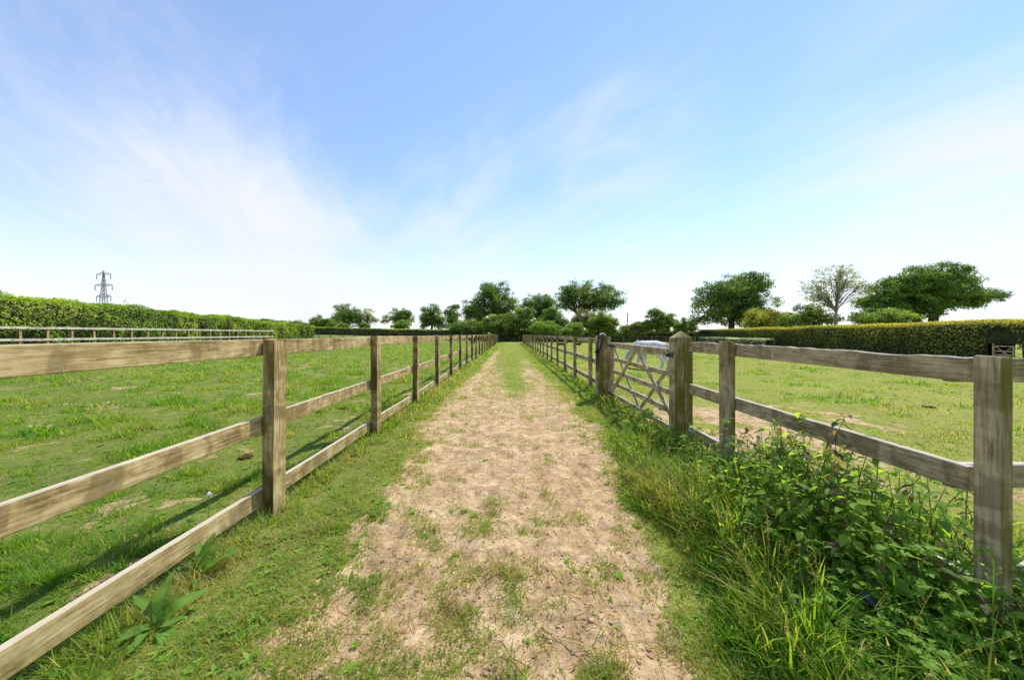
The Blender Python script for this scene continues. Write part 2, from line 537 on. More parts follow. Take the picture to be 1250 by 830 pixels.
# ------------------------------------------------------------------ ground and path
def ground_material():
    m, t, out = new_mat('meadow_ground')
    g = t.node('ShaderNodeNewGeometry')
    pos = g.outputs['Position']
    ab = t.node('ShaderNodeAttribute', attribute_name='bare').outputs['Fac']
    al = t.node('ShaderNodeAttribute', attribute_name='lush').outputs['Fac']
    n_big = t.noise(pos, 0.55, 5, 0.6)
    n_mid = t.noise(pos, 4.5, 5, 0.65)
    n_fin = t.noise(pos, 38, 5, 0.7)
    n_grit = t.noise(pos, 170, 3, 0.7)
    n_clod = t.noise(pos, 11, 5, 0.68, 0.6)
    soil = t.ramp(t.math('ADD', t.math('ADD', t.math('MULTIPLY', n_mid, 0.36), t.math('MULTIPLY', n_fin, 0.26)), t.math('MULTIPLY', n_clod, 0.38)),
                  [(0.36, (0.19, 0.110, 0.048)), (0.45, (0.36, 0.238, 0.122)), (0.53, (0.52, 0.362, 0.203)), (0.63, (0.71, 0.535, 0.335))])
    soil = t.mix(t.math('MULTIPLY', t.smooth(n_big, 0.52, 0.66), 0.35), soil, (0.32, 0.200, 0.108))
    grit = t.smooth(n_grit, 0.60, 0.72)
    soil = t.mix(t.math('MULTIPLY', grit, 0.5), soil, (0.62, 0.50, 0.37))
    pit = t.math('SUBTRACT', 1.0, t.smooth(n_grit, 0.30, 0.42))
    soil = t.mix(t.math('MULTIPLY', pit, 0.55), soil, (0.17, 0.105, 0.060))
    # sward seen from a distance
    st = t.math('ADD', t.math('MULTIPLY', n_fin, 0.55), t.math('MULTIPLY', n_mid, 0.45))
    g_dry = t.ramp(st, [(0.34, (0.165, 0.195, 0.032)), (0.50, (0.275, 0.315, 0.050)), (0.66, (0.40, 0.40, 0.100))])
    g_wet = t.ramp(st, [(0.34, (0.034, 0.078, 0.010)), (0.50, (0.075, 0.140, 0.016)), (0.66, (0.16, 0.215, 0.036))])
    lm = t.math('ADD', al, t.math('MULTIPLY', t.math('SUBTRACT', n_big, 0.5), 1.0), clamp=True)
    grass = t.mix(lm, g_dry, g_wet)
    bm_ = t.math('ADD', ab, t.math('MULTIPLY', t.math('SUBTRACT', n_fin, 0.5), 0.9))
    bm_ = t.smooth(bm_, 0.30, 0.62)
    thatch = t.smooth(t.math('ADD', t.math('MULTIPLY', t.noise(pos, 14, 4, 0.7), 0.5), t.math('MULTIPLY', t.noise(pos, 60, 4, 0.7), 0.5)), 0.43, 0.57)
    grass = t.mix(t.math('MULTIPLY', thatch, 0.55), grass, (0.27, 0.215, 0.085))
    col = t.mix(bm_, grass, soil)
    h = t.math('ADD', t.math('ADD', t.math('MULTIPLY', n_fin, 0.5), t.math('MULTIPLY', n_grit, 0.25)), t.math('MULTIPLY', n_clod, 0.9))
    p = principled(t, col, 0.95, 0.08, h, 0.8, 0.025)
    t.l.new(p.outputs[0], out.inputs[0])
    return m


def axis_steps(lo, hi, s0, k):
    v = [0.0]
    while v[-1] < hi: v.append(v[-1] + max(s0, k * v[-1]))
    n = [0.0]
    while n[-1] > lo: n.append(n[-1] - max(s0, k * -n[-1]))
    return np.array(sorted(set(v + n)))


def build_ground():
    xs = axis_steps(-3000, 3000, 0.022, 0.013)
    ys = [-40, -30, -22, -16, -12, -9, -7, -5, -4, -3, -2.2, -1.6, -1.1, -.7, -.3, 0.0, .2, .35]
    y = 0.45
    while y < 4500:
        ys.append(y); y += max(0.02, 0.0085 * y)
    ys = np.array(ys)
    X, Y = np.meshgrid(xs, ys)
    nx, ny = len(xs), len(ys)
    xf = X.ravel(); yf = Y.ravel()
    Z = terrain(xf, yf)
    B = bare(xf, yf, True)
    n = fbm(xf / 3.0, yf / 3.0, 3, 71)
    lush = np.where(xf < -1.9, 0.78, np.where(xf > 2.05, 0.16, 0.34)) + 0.3 * (n - .5)
    lush = np.where(np.abs(np.abs(xf) - 1.65) < .45, lush + 0.3, lush)
    V = np.stack([xf, yf, Z], 1)
    i = np.arange((ny - 1) * (nx - 1)); r = i // (nx - 1); c = i % (nx - 1)
    Q = np.stack([r * nx + c, r * nx + c + 1, (r + 1) * nx + c + 1, (r + 1) * nx + c], 1)
    cx = (xs[c] + xs[c + 1]) / 2; cy = (ys[r] + ys[r + 1]) / 2
    onp = (np.abs(cx) < 1.45) & (cy < 56)
    mat = ground_material()
    for nm, sel, lab in (('ground', ~onp, 'grazed paddock ground on both sides of the path'), ('path', onp, 'trodden pale earth path with tufts of grass between two fences')):
        q = Q[sel]
        used, inv = np.unique(q.ravel(), return_inverse=True)
        me = mesh_np(nm, V[used], inv.reshape(-1, 4), None, {'bare': B[used], 'lush': lush[used]}, True)
        o = link(nm, me, mat)
        tag(o, lab, nm, kind='structure')


build_ground()


# ------------------------------------------------------------------ fences
_mesh_cache = {}


def post_mesh(sx, sy, h, bury=0.25, bev=0.006, var=0):
    key = ('post', sx, sy, h, var)
    if key not in _mesh_cache:
        bm = bmesh.new()
        r = random.Random(var * 13 + 1)
        add_box(bm, sx, sy, h + bury, (0, 0, (h - bury) / 2), None, bev)
        for v in bm.verts:                                     # weathered, slightly uneven saw cut
            if v.co.z > h * 0.9:
                v.co.z += 0.008 * (v.co.x / sx) * r.uniform(-1, 1) + 0.010 * (v.co.y / sy) * r.uniform(-1, 1)
                v.co.x += 0.004 * r.uniform(-1, 1)
        _mesh_cache[key] = bm_mesh('post', bm)
    return _mesh_cache[key]


def rail_mesh(length, h, t, var=0, wav=0.004, chew=0.0, bev=0.004):
    """sawn board along local X, with a slightly wandering edge"""
    key = ('rail', round(length, 3), h, t, var, chew)
    if key not in _mesh_cache:
        n = max(2, int(length / (0.035 if chew else 0.22)))
        bm = bmesh.new()
        rings = []
        r = random.Random(var * 7 + 3)
        ph = [r.uniform(0, 6) for _ in range(6)]
        for i in range(n + 1):
            x = -length / 2 + length * i / n
            bow = wav * math.sin(x * 1.7 + ph[0]); lat = wav * math.sin(x * 1.1 + ph[1])
            top = h / 2 + bow
            if chew:
                a = float(fbm(np.array([x / .30 + ph[2] * 9]), np.array([ph[3]]), 4, 5, .55)[0])
                top -= chew * 2.6 * max(0.0, a - .36)
            bot = -h / 2 + bow * 0.7
            y0 = -t / 2 + lat; y1 = t / 2 + lat
            b = bev
            prof = [(y0, bot + b), (y0 + b, bot), (y1 - b, bot), (y1, bot + b), (y1, top - b), (y1 - b, top), (y0 + b, top), (y0, top - b)]
            rings.append([bm.verts.new((x, p[0], p[1])) for p in prof])
        for i in range(n):
            for k in range(8):
                k2 = (k + 1) % 8
                bm.faces.new((rings[i][k], rings[i][k2], rings[i + 1][k2], rings[i + 1][k]))
        bm.faces.new(rings[0][::-1]); bm.faces.new(rings[-1])
        _mesh_cache[key] = bm_mesh('rail', bm)
    return _mesh_cache[key]


def put_rail(parent, a, b, h, t, mat, var=0, chew=0.0, origin=(0, 0, 0), name='rail'):
    a = Vector(a) - Vector(origin); b = Vector(b) - Vector(origin)
    d = b - a
    me = rail_mesh(d.length, h, t, var, chew=chew)
    rz = math.atan2(d.y, d.x); ry = -math.atan2(d.z, math.hypot(d.x, d.y))
    o = link(name, me, mat, parent, (a + b) / 2, (0, ry, rz))
    return o


# --- left fence along the path
def left_fence():
    ox, oy = -1.844, 2.565
    root = empty('paddock_fence', (ox, oy, 0))
    tag(root, 'tan three rail timber fence running along the left edge of the path', 'fence')
    org = (ox, oy, 0)
    ys = [2.565 + 1.95 * k for k in range(-1, 25)]
    for k, y in enumerate(ys):
        r = random.Random(k)
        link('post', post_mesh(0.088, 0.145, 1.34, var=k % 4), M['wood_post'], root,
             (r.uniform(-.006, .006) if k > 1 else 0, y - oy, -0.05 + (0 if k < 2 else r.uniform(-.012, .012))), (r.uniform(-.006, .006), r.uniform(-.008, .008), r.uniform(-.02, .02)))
    xr = ox - 0.044 - 0.021
    e = ys[-1] + 0.05
    for j, z in enumerate((1.228, 0.640, 0.092)):
        y = ys[0] - 2.4
        k = 0
        while y < e - 0.2:
            y2 = min(e, y + (3.9 if k else 2.4 + 0.0))
            r = random.Random(j * 50 + k)
            za = z + r.uniform(-.007, .007); zb = z + r.uniform(-.007, .007)
            put_rail(root, (xr, y + .003, za), (xr, y2 - .003, zb), 0.124, 0.040, M['wood_rail'], var=(k + 3 * j) % 5, origin=org)
            y = y2; k += 1
    return root


left_fence()


# --- right fence beyond the gate
def right_far_fence():
    ox, oy = 1.99, 8.05
    root = empty('paddock_fence', (ox, oy, 0))
    tag(root, 'dark weathered three rail timber fence on the right of the path beyond the gate', 'fence')
    ys = [8.05 + 1.87 * k for k in range(0, 23)]
    for k, y in enumerate(ys):
        r = random.Random(k + 90)
        link('post', post_mesh(0.075, 0.13, 1.27, var=k % 4), M['old_post'], root, (r.uniform(-.01, .01), y - oy, r.uniform(-.02, .012)),
             (r.uniform(-.012, .012), r.uniform(-.014, .014), r.uniform(-.04, .04)))
    xr = ox + 0.038 + 0.021
    e = ys[-1] + .05
    for j, z in enumerate((1.19, 0.70, 0.225)):
        y = 6.96; k = 0
        while y < e - .2:
            y2 = min(e, y + (3.74 if k else 2.96))
            r = random.Random(j * 50 + k + 7)
            put_rail(root, (xr, y + .003, z + r.uniform(-.012, .012)), (xr, y2 - .003, z + r.uniform(-.012, .012)), 0.11, 0.040, M['old_rail'], var=(k + 2 * j) % 5, origin=(ox, oy, 0))
            y = y2; k += 1
    return root


right_far_fence()


# --- right fence in front of the gate, turning a corner
def right_near_fence():
    ox, oy = 1.985, 2.99
    root = empty('paddock_fence', (ox, oy, 0))
    tag(root, 'grey weathered fence with a chewed top rail turning a corner behind the nettles', 'fence')
    org = (ox, oy, 0)
    link('post', post_mesh(0.068, 0.125, 1.265, var=1), M['old_post'], root, (0, 0, 0))
    c = link('post', post_mesh(0.074, 0.074, 1.235, var=2), M['old_post'], root, (2.005 - ox, 1.36 - oy, 0), (0, 0, R(15)))
    c['label'] = 'grey corner post with a mossy yellow edge'
    link('post', post_mesh(0.075, 0.11, 1.235, var=3), M['old_post'], root, (3.85 - ox, 1.43 - oy, -.02))
    xr = ox + 0.034 + 0.021
    for j, z in enumerate((1.180, 0.700, 0.225)):
        put_rail(root, (xr, 3.70, z + .012), (xr, 1.445, z - .004), 0.114, 0.038, M['old_rail'], var=j, chew=0.022 if j == 0 else 0.004, origin=org)
        put_rail(root, (2.03, 1.52, z - .015), (4.6, 1.54, z - .03), 0.112, 0.038, M['old_rail'], var=j + 3, chew=0.010 if j == 0 else 0.003, origin=org)
    return root


right_near_fence()


def far_fence(label, p0, p1, step, zs, post, rail_m, post_m, rh=0.10, top=1.22, dashed=False):
    root = empty('paddock_fence', (p0[0], p0[1], th(*p0)))
    tag(root, label, 'fence')
    o = (p0[0], p0[1], th(*p0))
    L = math.hypot(p1[0] - p0[0], p1[1] - p0[1])
    n = int(L / step)
    P = []
    for k in range(n + 1):
        f = k / n
        x = p0[0] + (p1[0] - p0[0]) * f; y = p0[1] + (p1[1] - p0[1]) * f
        P.append((x, y, float(terrain(np.array([x]), np.array([y]), False)[0])))
    an = math.atan2(p1[1] - p0[1], p1[0] - p0[0])
    for k, (x, y, z) in enumerate(P):
        r = random.Random(k)
        link('post', post_mesh(post, post, top, var=k % 3), post_m, root, (x - o[0], y - o[1], z - o[2]), (r.uniform(-.01, .01), r.uniform(-.01, .01), an))
    nx, ny = -math.sin(an), math.cos(an)
    off = -(post / 2 + 0.02)
    for j, zz in enumerate(zs):
        for k in range(0, n, 2):
            a = P[k]; b = P[min(n, k + 2)]
            put_rail(root, (a[0] + nx * off, a[1] + ny * off, a[2] + zz), (b[0] + nx * off, b[1] + ny * off, b[2] + zz), rh, 0.036, rail_m, var=k % 4, origin=o)
    return root


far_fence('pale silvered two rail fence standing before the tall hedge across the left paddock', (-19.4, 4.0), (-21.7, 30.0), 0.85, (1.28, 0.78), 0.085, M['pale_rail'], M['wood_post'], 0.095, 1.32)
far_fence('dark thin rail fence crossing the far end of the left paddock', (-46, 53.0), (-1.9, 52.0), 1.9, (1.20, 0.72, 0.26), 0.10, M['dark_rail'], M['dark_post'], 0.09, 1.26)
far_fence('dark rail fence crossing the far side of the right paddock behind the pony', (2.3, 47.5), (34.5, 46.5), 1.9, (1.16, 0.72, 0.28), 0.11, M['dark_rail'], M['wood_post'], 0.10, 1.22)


# ------------------------------------------------------------------ gate
def beam(bm, a, b, w_, t_, bev=0.004):
    a = Vector(a); b = Vector(b)
    d = b - a
    rot = Vector((1, 0, 0)).rotation_difference(d.normalized()).to_euler()
    # keep the width in the gate's plane
    ang = math.atan2(d.z, d.x)
    add_box(bm, d.length, t_, w_, (a + b) / 2, (0, -ang, 0), bev)


def build_gate():
    # local X runs from the hinge post towards the latch post
    root = empty('field_gate', (2.05, 6.60, 0), R(-90))
    tag(root, 'grey five bar wooden gate with crossing diagonal braces, closed between two posts', 'gate')
    L = 2.68

    def part(name, a, b, w_, t_, y):
        bm = bmesh.new()
        d = Vector(b) - Vector(a)
        me = rail_mesh(d.length, w_, t_, var=random.randrange(5))
        bm.free()
        mid = (Vector(a) + Vector(b)) / 2
        return link(name, me, M['old_rail'], root, (mid.x, y, mid.z), (0, -math.atan2(d.z, d.x), 0))
    part('top_bar', (0, 0, 1.115), (L, 0, 1.105), 0.092, 0.060, 0)
    for z in (0.835, 0.600, 0.365, 0.140):
        part('bar', (0.08, 0, z), (L - .06, 0, z - .008), 0.070, 0.026, 0)
    part('stile', (0.045, 0, 0.06), (0.045, 0, 1.155), 0.085, 0.058, 0.0)
    part('stile', (L - .04, 0, 0.06), (L - .04, 0, 1.13), 0.070, 0.058, 0.0)
    part('brace', (1.36, 0, 1.08), (0.10, 0, 0.16), 0.066, 0.022, -0.026)
    part('brace', (1.40, 0, 1.08), (L - .10, 0, 0.24), 0.066, 0.022, -0.026)
    part('brace', (1.36, 0, 0.16), (0.12, 0, 1.08), 0.058, 0.022, 0.026)
    part('brace', (1.40, 0, 0.16), (L - .12, 0, 1.08), 0.058, 0.022, 0.026)
    bm = bmesh.new()
    add_box(bm, 0.20, 0.012, 0.045, (L + .02, -0.052, 1.04), None, .003)
    add_box(bm, 0.035, 0.055, 0.06, (L + .11, -0.085, 1.045), None, .006)
    link('latch', bm_mesh('latch', bm), M['iron'], root)
    for z in (1.1, 0.16):
        bm = bmesh.new()
        add_box(bm, 0.42, 0.008, 0.04, (0.13, -0.040, z), None, .002)
        link('hinge', bm_mesh('hinge', bm), M['iron'], root)


build_gate()


def gate_post_latch():
    root = empty('gate_post', (2.02, 3.86, 0))
    tag(root, 'thick mossy green gate post with a pyramid top and a split down its front', 'gate post')
    for s, wd in ((-1, 0.104), (1, 0.094)):                       # two timbers bolted together, dark gap between
        bm = bmesh.new()
        xi = 0.005 * s
        xo = xi + wd * s
        d = 0.075
        ztop = 1.285
        ap = 1.372
        def vv(x, y, z): return bm.verts.new((x, y, z))
        b = [vv(xi, -d, -.3), vv(xo, -d, -.3), vv(xo, d, -.3), vv(xi, d, -.3)]
        tv = [vv(xi, -d, ztop), vv(xo, -d, ztop), vv(xo, d, ztop), vv(xi, d, ztop)]
        a0 = vv(xi, 0, ap)
        for i in range(4):
            j = (i + 1) % 4
            bm.faces.new((b[i], b[j], tv[j], tv[i]))
            if i == 3:
                bm.faces.new((tv[3], tv[0], a0))
            else:
                bm.faces.new((tv[i], tv[j], a0))
        bm.faces.new(b[::-1])
        bmesh.ops.bevel(bm, geom=[e for e in bm.edges if abs(e.verts[0].co.x - xi) > .01 or abs(e.verts[1].co.x - xi) > .01], offset=.006, segments=2, affect='EDGES')
        link('timber', bm_mesh('timber', bm), M['old_post'], root)
    bm = bmesh.new()
    add_box(bm, 0.012, 0.10, 0.055, (-0.1175, 0.01, 1.085), None, .003)
    add_box(bm, 0.030, 0.03, 0.045, (-0.138, 0.05, 1.08), None, .006)
    link('catch_plate', bm_mesh('catch_plate', bm), M['iron'], root)
    bm = bmesh.new()
    add_box(bm, 0.014, 0.05, 0.075, (0.108, 0.0, 1.09), None, .004)
    link('keeper', bm_mesh('keeper', bm), M['iron'], root)


gate_post_latch()


def gate_post_hinge():
    root = empty('gate_post', (1.905, 6.80, 0))
    tag(root, 'thick brown gate post with a dark rope hung over its flat top', 'gate post')
    bm = bmesh.new()
    add_box(bm, 0.205, 0.17, 1.60, (0, 0, 0.50), None, .008)
    link('timber', bm_mesh('timber', bm), M['old_post'], root)
    bm = bmesh.new()
    add_box(bm, 0.07, 0.15, 1.56, (0.141, 0.005, 0.49), None, .006)
    link('side_timber', bm_mesh('side_timber', bm), M['old_post'], root)


gate_post_hinge()


def halter_rope():
    root = empty('halter_rope', (1.83, 6.70, 0.55))
    tag(root, 'navy halter and lead rope hanging from the flat topped gate post', 'rope')
    o = Vector((1.83, 6.70, 0.55))

    def tb(pts, r, sides=6):
        # smooth the polyline
        P = [Vector(p) for p in pts]
        for _ in range(2):
            Q = [P[0]]
            for a, b in zip(P, P[1:]):
                Q += [a * .75 + b * .25, a * .25 + b * .75]
            Q.append(P[-1]); P = Q
        A = Acc(); A.tube([p - o for p in P], [r] * len(P), sides)
        return A.mesh('rope', True)
    yf = 6.69
    loops = [
        [(1.94, 6.78, 1.312), (1.88, 6.72, 1.325), (1.825, yf, 1.27), (1.785, yf, 1.14), (1.795, yf, 0.95), (1.80, yf, 0.80)],
        [(1.96, 6.76, 1.315), (1.92, yf, 1.26), (1.87, yf, 1.10), (1.82, yf, 0.98), (1.795, yf - .02, 0.86)],
        [(1.80, yf, 1.16), (1.765, yf - .01, 0.99), (1.770, yf - .01, 0.75), (1.775, yf, 0.60), (1.79, yf, 0.56), (1.805, yf, 0.60), (1.803, yf, 0.82), (1.81, yf, 1.02)],
        [(1.73, yf, 0.985), (1.765, yf - .02, 0.95), (1.81, yf - .02, 0.97), (1.835, yf - .01, 0.94)],
    ]
    for i, lp in enumerate(loops):
        link('lead_rope' if i == 2 else 'strap', tb(lp, 0.013 if i != 2 else 0.010), M['rope'], root)
    link('pale_strap', tb([(1.85, 6.71, 1.315), (1.89, 6.72, 1.345), (1.945, 6.75, 1.335), (1.975, 6.78, 1.308)], 0.020), M['rope_pale'], root)


halter_rope()


# ------------------------------------------------------------------ leaves, trees, hedges
def leaf_cards(C, N, size, aspect=0.6, rnd=None):
    """diamond leaf faces at centres C facing normals N"""
    rnd = rnd or rng
    n = len(C)
    N = N / np.maximum(1e-6, np.linalg.norm(N, axis=1, keepdims=True))
    t = rnd.normal(size=(n, 3))
    t -= N * np.sum(t * N, axis=1, keepdims=True)
    t /= np.maximum(1e-6, np.linalg.norm(t, axis=1, keepdims=True))
    b = np.cross(N, t)
    s = np.asarray(size).reshape(-1, 1) * np.ones((n, 1))
    wd = s * aspect
    V = np.empty((n, 4, 3))
    V[:, 0] = C - t * s * .5
    V[:, 1] = C + b * wd * .5 + N * s * 0.10
    V[:, 2] = C + t * s * .5
    V[:, 3] = C - b * wd * .5 + N * s * 0.10
    Q = np.arange(n * 4).reshape(n, 4)
    return V.reshape(-1, 3), Q


def px(x, d):
    return (x - 622.0) * d / 400.0


def pz(y, d):
    return EYE - (y - 408.0) * d / 400.0


def make_tree(name, label, cat, d, base_px, lobes, mat, bark='bark', leaf=0.26, dens=1.0, clump=0.75, fill=0.35, trunk_r=0.35, group=None, multi=1, droop=0.0, seed=1, per=70, holes=0.0):
    """lobes: (px, py, rx, ry) ellipses of the crown measured in the photo, given real depth and thickness"""
    r = np.random.default_rng(seed)
    bx = px(base_px, d)
    gz = float(terrain(np.array([bx]), np.array([d]), False)[0])
    root = empty(name, (bx, d, gz))
    tag(root, label, cat, group)
    lob = []
    for k, (lx, ly, rx, ry) in enumerate(lobes):
        a, b = rx * d / 400 * 1.04, ry * d / 400 * 1.02
        cy = r.uniform(-.35, .35) * max(a, 1.0) if k else 0.0
        lob.append((np.array([px(lx, d) - bx, cy, pz(ly, d) - gz]), np.array([a, max(0.8 * a, 0.6 * b), b])))
    # clump centres: mostly near each lobe's outer shell, some inside
    cents = []; cl_l = []
    dens *= 1.22; holes *= .95; fill = max(fill, .42)
    for k, (c, rad) in enumerate(lob):
        vol = rad[0] * rad[2] * 2 + rad[1] * (rad[0] + rad[2])
        n = max(6, int(vol / (clump ** 2) * 1.35 * dens))
        u = r.normal(size=(n, 3)); u /= np.linalg.norm(u, axis=1, keepdims=True)
        rr = np.where(r.random(n) < fill, r.uniform(.25, .8, n), r.uniform(.78, 1.02, n))
        P = c + u * rr[:, None] * rad
        cents.append(P); cl_l += [k] * n
    cents = np.concatenate(cents); cl_l = np.array(cl_l)
    keep = cents[:, 2] > 0.25
    cents = cents[keep]; cl_l = cl_l[keep]
    if holes > 0:
        hn = fbm(cents[:, 0] / (clump * 2.6) + 40, cents[:, 2] / (clump * 2.6) + cents[:, 1] * 0.2, 2, seed + 3)
        k2 = hn > np.quantile(hn, holes)
        cents = cents[k2]; cl_l = cl_l[k2]
    nc = len(cents)
    csz = clump * r.uniform(0.6, 1.3, nc)
    cnt = np.maximum(8, (per * (csz / clump) ** 2).astype(int))
    idx = np.repeat(np.arange(nc), cnt)
    n = len(idx)
    u = r.normal(size=(n, 3)); u /= np.linalg.norm(u, axis=1, keepdims=True)
    rad = csz[idx] * r.random(n) ** 0.45
    off = u * rad[:, None] * np.array([1, 1, 0.62])
    off[:, 2] -= droop * rad * r.random(n)
    P = cents[idx] + off
    nrm = u * 0.7 + r.normal(size=(n, 3)) * 0.55 + np.array([0, 0, 0.55])
    V, Q = leaf_cards(P, nrm, leaf * r.uniform(.6, 1.35, n), 0.62, r)
    ctint = r.normal(0.46, 0.24, nc)
    tint = np.clip(ctint[idx] + r.normal(0, .13, n), 0, 1)
    me = mesh_np('crown', V, Q, None, {'tint': np.repeat(tint, 4)})
    link('crown', me, mat, root)
    # trunk, limbs and the boughs that carry the clumps
    A = Acc()
    zc = np.array([c[2] for c, _ in lob]); low = min(c[2] - rd[2] for c, rd in lob)
    fork = max(0.5, min(low + 0.25 * (zc.max() - low), 0.38 * (zc.max() + lob[0][1][2])))
    stems = []
    for s in range(multi):
        sx = (s - (multi - 1) / 2) * trunk_r * 2.0
        top = Vector((sx * 2.2 + r.normal() * trunk_r * .4, r.normal() * trunk_r * .4, fork))
        A.tube([(sx, 0, -0.3), (sx * 1.1, 0, 0.12), (sx * 1.3 + r.normal() * .05, 0, fork * .5), tuple(top)], [trunk_r * 1.35, trunk_r, trunk_r * .85, trunk_r * .75], 9)
        stems.append(top)
    for k, (c, rd) in enumerate(lob):
        st = min(stems, key=lambda q: abs(q.x - c[0]))
        end = Vector(c) + Vector((0, 0, rd[2] * 0.35))
        mid = (st * .55 + end * .45) + Vector((r.normal() * .15, r.normal() * .3, (end - st).length * .06))
        lr = trunk_r * 0.6 * min(1, (rd[0] / lob[0][1][0]) ** .5)
        A.tube([st - Vector((0, 0, .15)), st * .8 + mid * .2 + Vector((0, 0, .1)), mid, mid * .45 + end * .55, end], [trunk_r * .62, lr, lr * .75, lr * .5, lr * .18], 7)
        sel = np.where(cl_l == k)[0]
        for q in sel[:: max(1, len(sel) // 26)]:
            e = Vector(cents[q]); f = r.uniform(.15, .85)
            s0 = mid.lerp(end, f) if r.random() < .6 else st.lerp(mid, f)
            mm = s0.lerp(e, .5) + Vector((r.normal() * .12, r.normal() * .12, (e - s0).length * .10))
            A.tube([s0, mm, e], [lr * .30 + .015, lr * .18 + .012, .012], 5)
    link('trunk', A.mesh('trunk', True), M[bark], root)
    return root


TR = 'trees and bushes along the far field edge'
make_tree('oak_tree', 'large round oak with an open dark crown standing behind the right hedge', 'tree', 62, 893,
          [(893, 362, 38, 28), (862, 378, 22, 20), (926, 374, 22, 20), (880, 346, 22, 13), (912, 347, 20, 14), (893, 384, 34, 14), (850, 392, 9, 9), (872, 358, 20, 18), (918, 358, 22, 18)],
          M['oak'], leaf=0.30, clump=1.0, trunk_r=0.62, seed=11, per=66, holes=.22, dens=1.05)
make_tree('sycamore_tree', 'broad umbrella shaped green tree leaning out over the right hedge', 'tree', 37, 1131,
          [(1128, 356, 46, 26), (1075, 364, 24, 19), (1172, 354, 26, 18), (1195, 363, 20, 10), (1104, 349, 28, 21), (1147, 339, 30, 17), (1062, 372, 20, 14), (1120, 375, 30, 14), (1182, 372, 10, 5), (1209, 366, 9, 5), (1096, 381, 22, 12)],
          M['sycamore'], leaf=0.19, clump=0.58, trunk_r=0.5, seed=12, per=62, multi=2, dens=1.15, holes=.05)
make_tree('slender_tree', 'thin sparsely leaved pale tree between the round oak and the umbrella shaped tree', 'tree', 36, 1019,
          [(1019, 345, 26, 22), (1000, 352, 20, 16), (1040, 345, 16, 16), (1030, 331, 14, 9), (992, 362, 14, 10), (1052, 352, 9, 14), (1010, 368, 18, 14)],
          M['sparse'], 'bark_pale', leaf=0.155, clump=0.34, trunk_r=0.14, seed=13, per=9, fill=.5, dens=.50)
make_tree('willow_tree', 'yellow green willow bush in front of the large round oak', 'tree', 52, 932,
          [(930, 388, 20, 12), (950, 390, 13, 11), (917, 391, 8, 9)], M['willow'], leaf=0.24, clump=0.7, trunk_r=0.2, seed=14, per=80, droop=.9, dens=1.3)
make_tree('leafy_bush', 'bright green bush right of the yellow willow behind the hedge', 'bush', 46, 968,
          [(968, 393, 14, 9), (982, 394, 10, 8)], M['bushy'], leaf=0.2, clump=0.5, trunk_r=0.12, seed=15, dens=1.2)
make_tree('young_tree', 'small olive green tree at the foot of the thin sparse tree', 'tree', 38, 986,
          [(986, 380, 14, 10), (998, 386, 12, 10), (1010, 390, 13, 8), (975, 390, 10, 8)], M['bushy'], leaf=0.18, clump=0.45, trunk_r=0.1, seed=16, dens=.9, per=50)
make_tree('elder_bush', 'pale flowering bush below the left side of the umbrella shaped tree', 'bush', 32, 1075,
          [(1075, 386, 24, 11), (1058, 390, 14, 8), (1094, 388, 16, 9)], M['lime'], leaf=0.17, clump=0.42, trunk_r=0.1, seed=17, dens=1.0, per=50)
make_tree('oak_tree', 'tall wide oak with sky showing through, right of the end of the path', 'tree', 76, 706,
          [(718, 358, 32, 16), (694, 362, 17, 14), (742, 364, 21, 14), (712, 352, 24, 11), (754, 371, 10, 9), (728, 372, 22, 10), (690, 372, 12, 9)],
          M['oak'], leaf=0.34, clump=1.15, trunk_r=0.6, seed=21, per=62, holes=.22)
make_tree('oak_tree', 'tallest upright oak of the row, left of the end of the path', 'tree', 76, 597,
          [(598, 358, 22, 15), (610, 369, 22, 16), (582, 372, 20, 16), (570, 384, 18, 14), (622, 379, 14, 14), (596, 386, 28, 12), (590, 352, 12, 9), (608, 353, 12, 10)],
          M['oak'], leaf=0.34, clump=1.15, trunk_r=0.55, seed=22, per=62, multi=2, holes=.16)
make_tree('oak_tree', 'mid sized oak directly beyond the end of the path', 'tree', 82, 658,
          [(657, 368, 18, 11), (668, 376, 16, 13), (644, 372, 10, 9), (661, 386, 22, 11)], M['oak'], leaf=0.34, clump=1.1, trunk_r=0.45, seed=23, holes=.12)
make_tree('hawthorn_tree', 'dense dark bush closing the end of the path on the left', 'bush', 60, 634,
          [(634, 393, 16, 14), (622, 399, 14, 10), (646, 398, 12, 11), (640, 384, 11, 8)], M['bushy'], leaf=0.26, clump=0.75, trunk_r=0.2, seed=24, dens=1.4)
make_tree('hawthorn_tree', 'leafy light green bush below the tallest oak', 'bush', 62, 606,
          [(606, 396, 15, 10), (592, 399, 12, 9), (616, 392, 9, 8)], M['bushy'], leaf=0.26, clump=0.75, trunk_r=0.2, seed=25, dens=1.3)
make_tree('hawthorn_tree', 'dark bush filling the gap under the tallest oak on its left', 'bush', 64, 570,
          [(570, 399, 16, 9), (553, 401, 10, 7), (584, 402, 10, 7)], M['oak'], leaf=0.26, clump=0.75, trunk_r=0.2, seed=26, dens=1.3)
make_tree('hawthorn_tree', 'mid green tree below the wide oak beside the path end', 'bush', 66, 676,
          [(676, 386, 13, 11), (684, 394, 12, 9), (668, 394, 12, 10)], M['oak'], leaf=0.26, clump=0.75, trunk_r=0.2, seed=27, dens=1.3)
make_tree('lime_bush', 'bright lime green low bush right of the path end', 'bush', 54, 665,
          [(665, 399, 15, 6), (655, 402, 9, 5), (678, 403, 9, 5)], M['lime'], leaf=0.2, clump=0.55, trunk_r=0.1, seed=28, dens=1.3)
make_tree('lime_bush', 'small bright green bush between the lime bush and the round yellow bush', 'bush', 55, 701,
          [(701, 400, 10, 6), (695, 404, 8, 4), (708, 404, 7, 4)], M['lime'], leaf=0.2, clump=0.5, trunk_r=0.1, seed=29, dens=1.3)
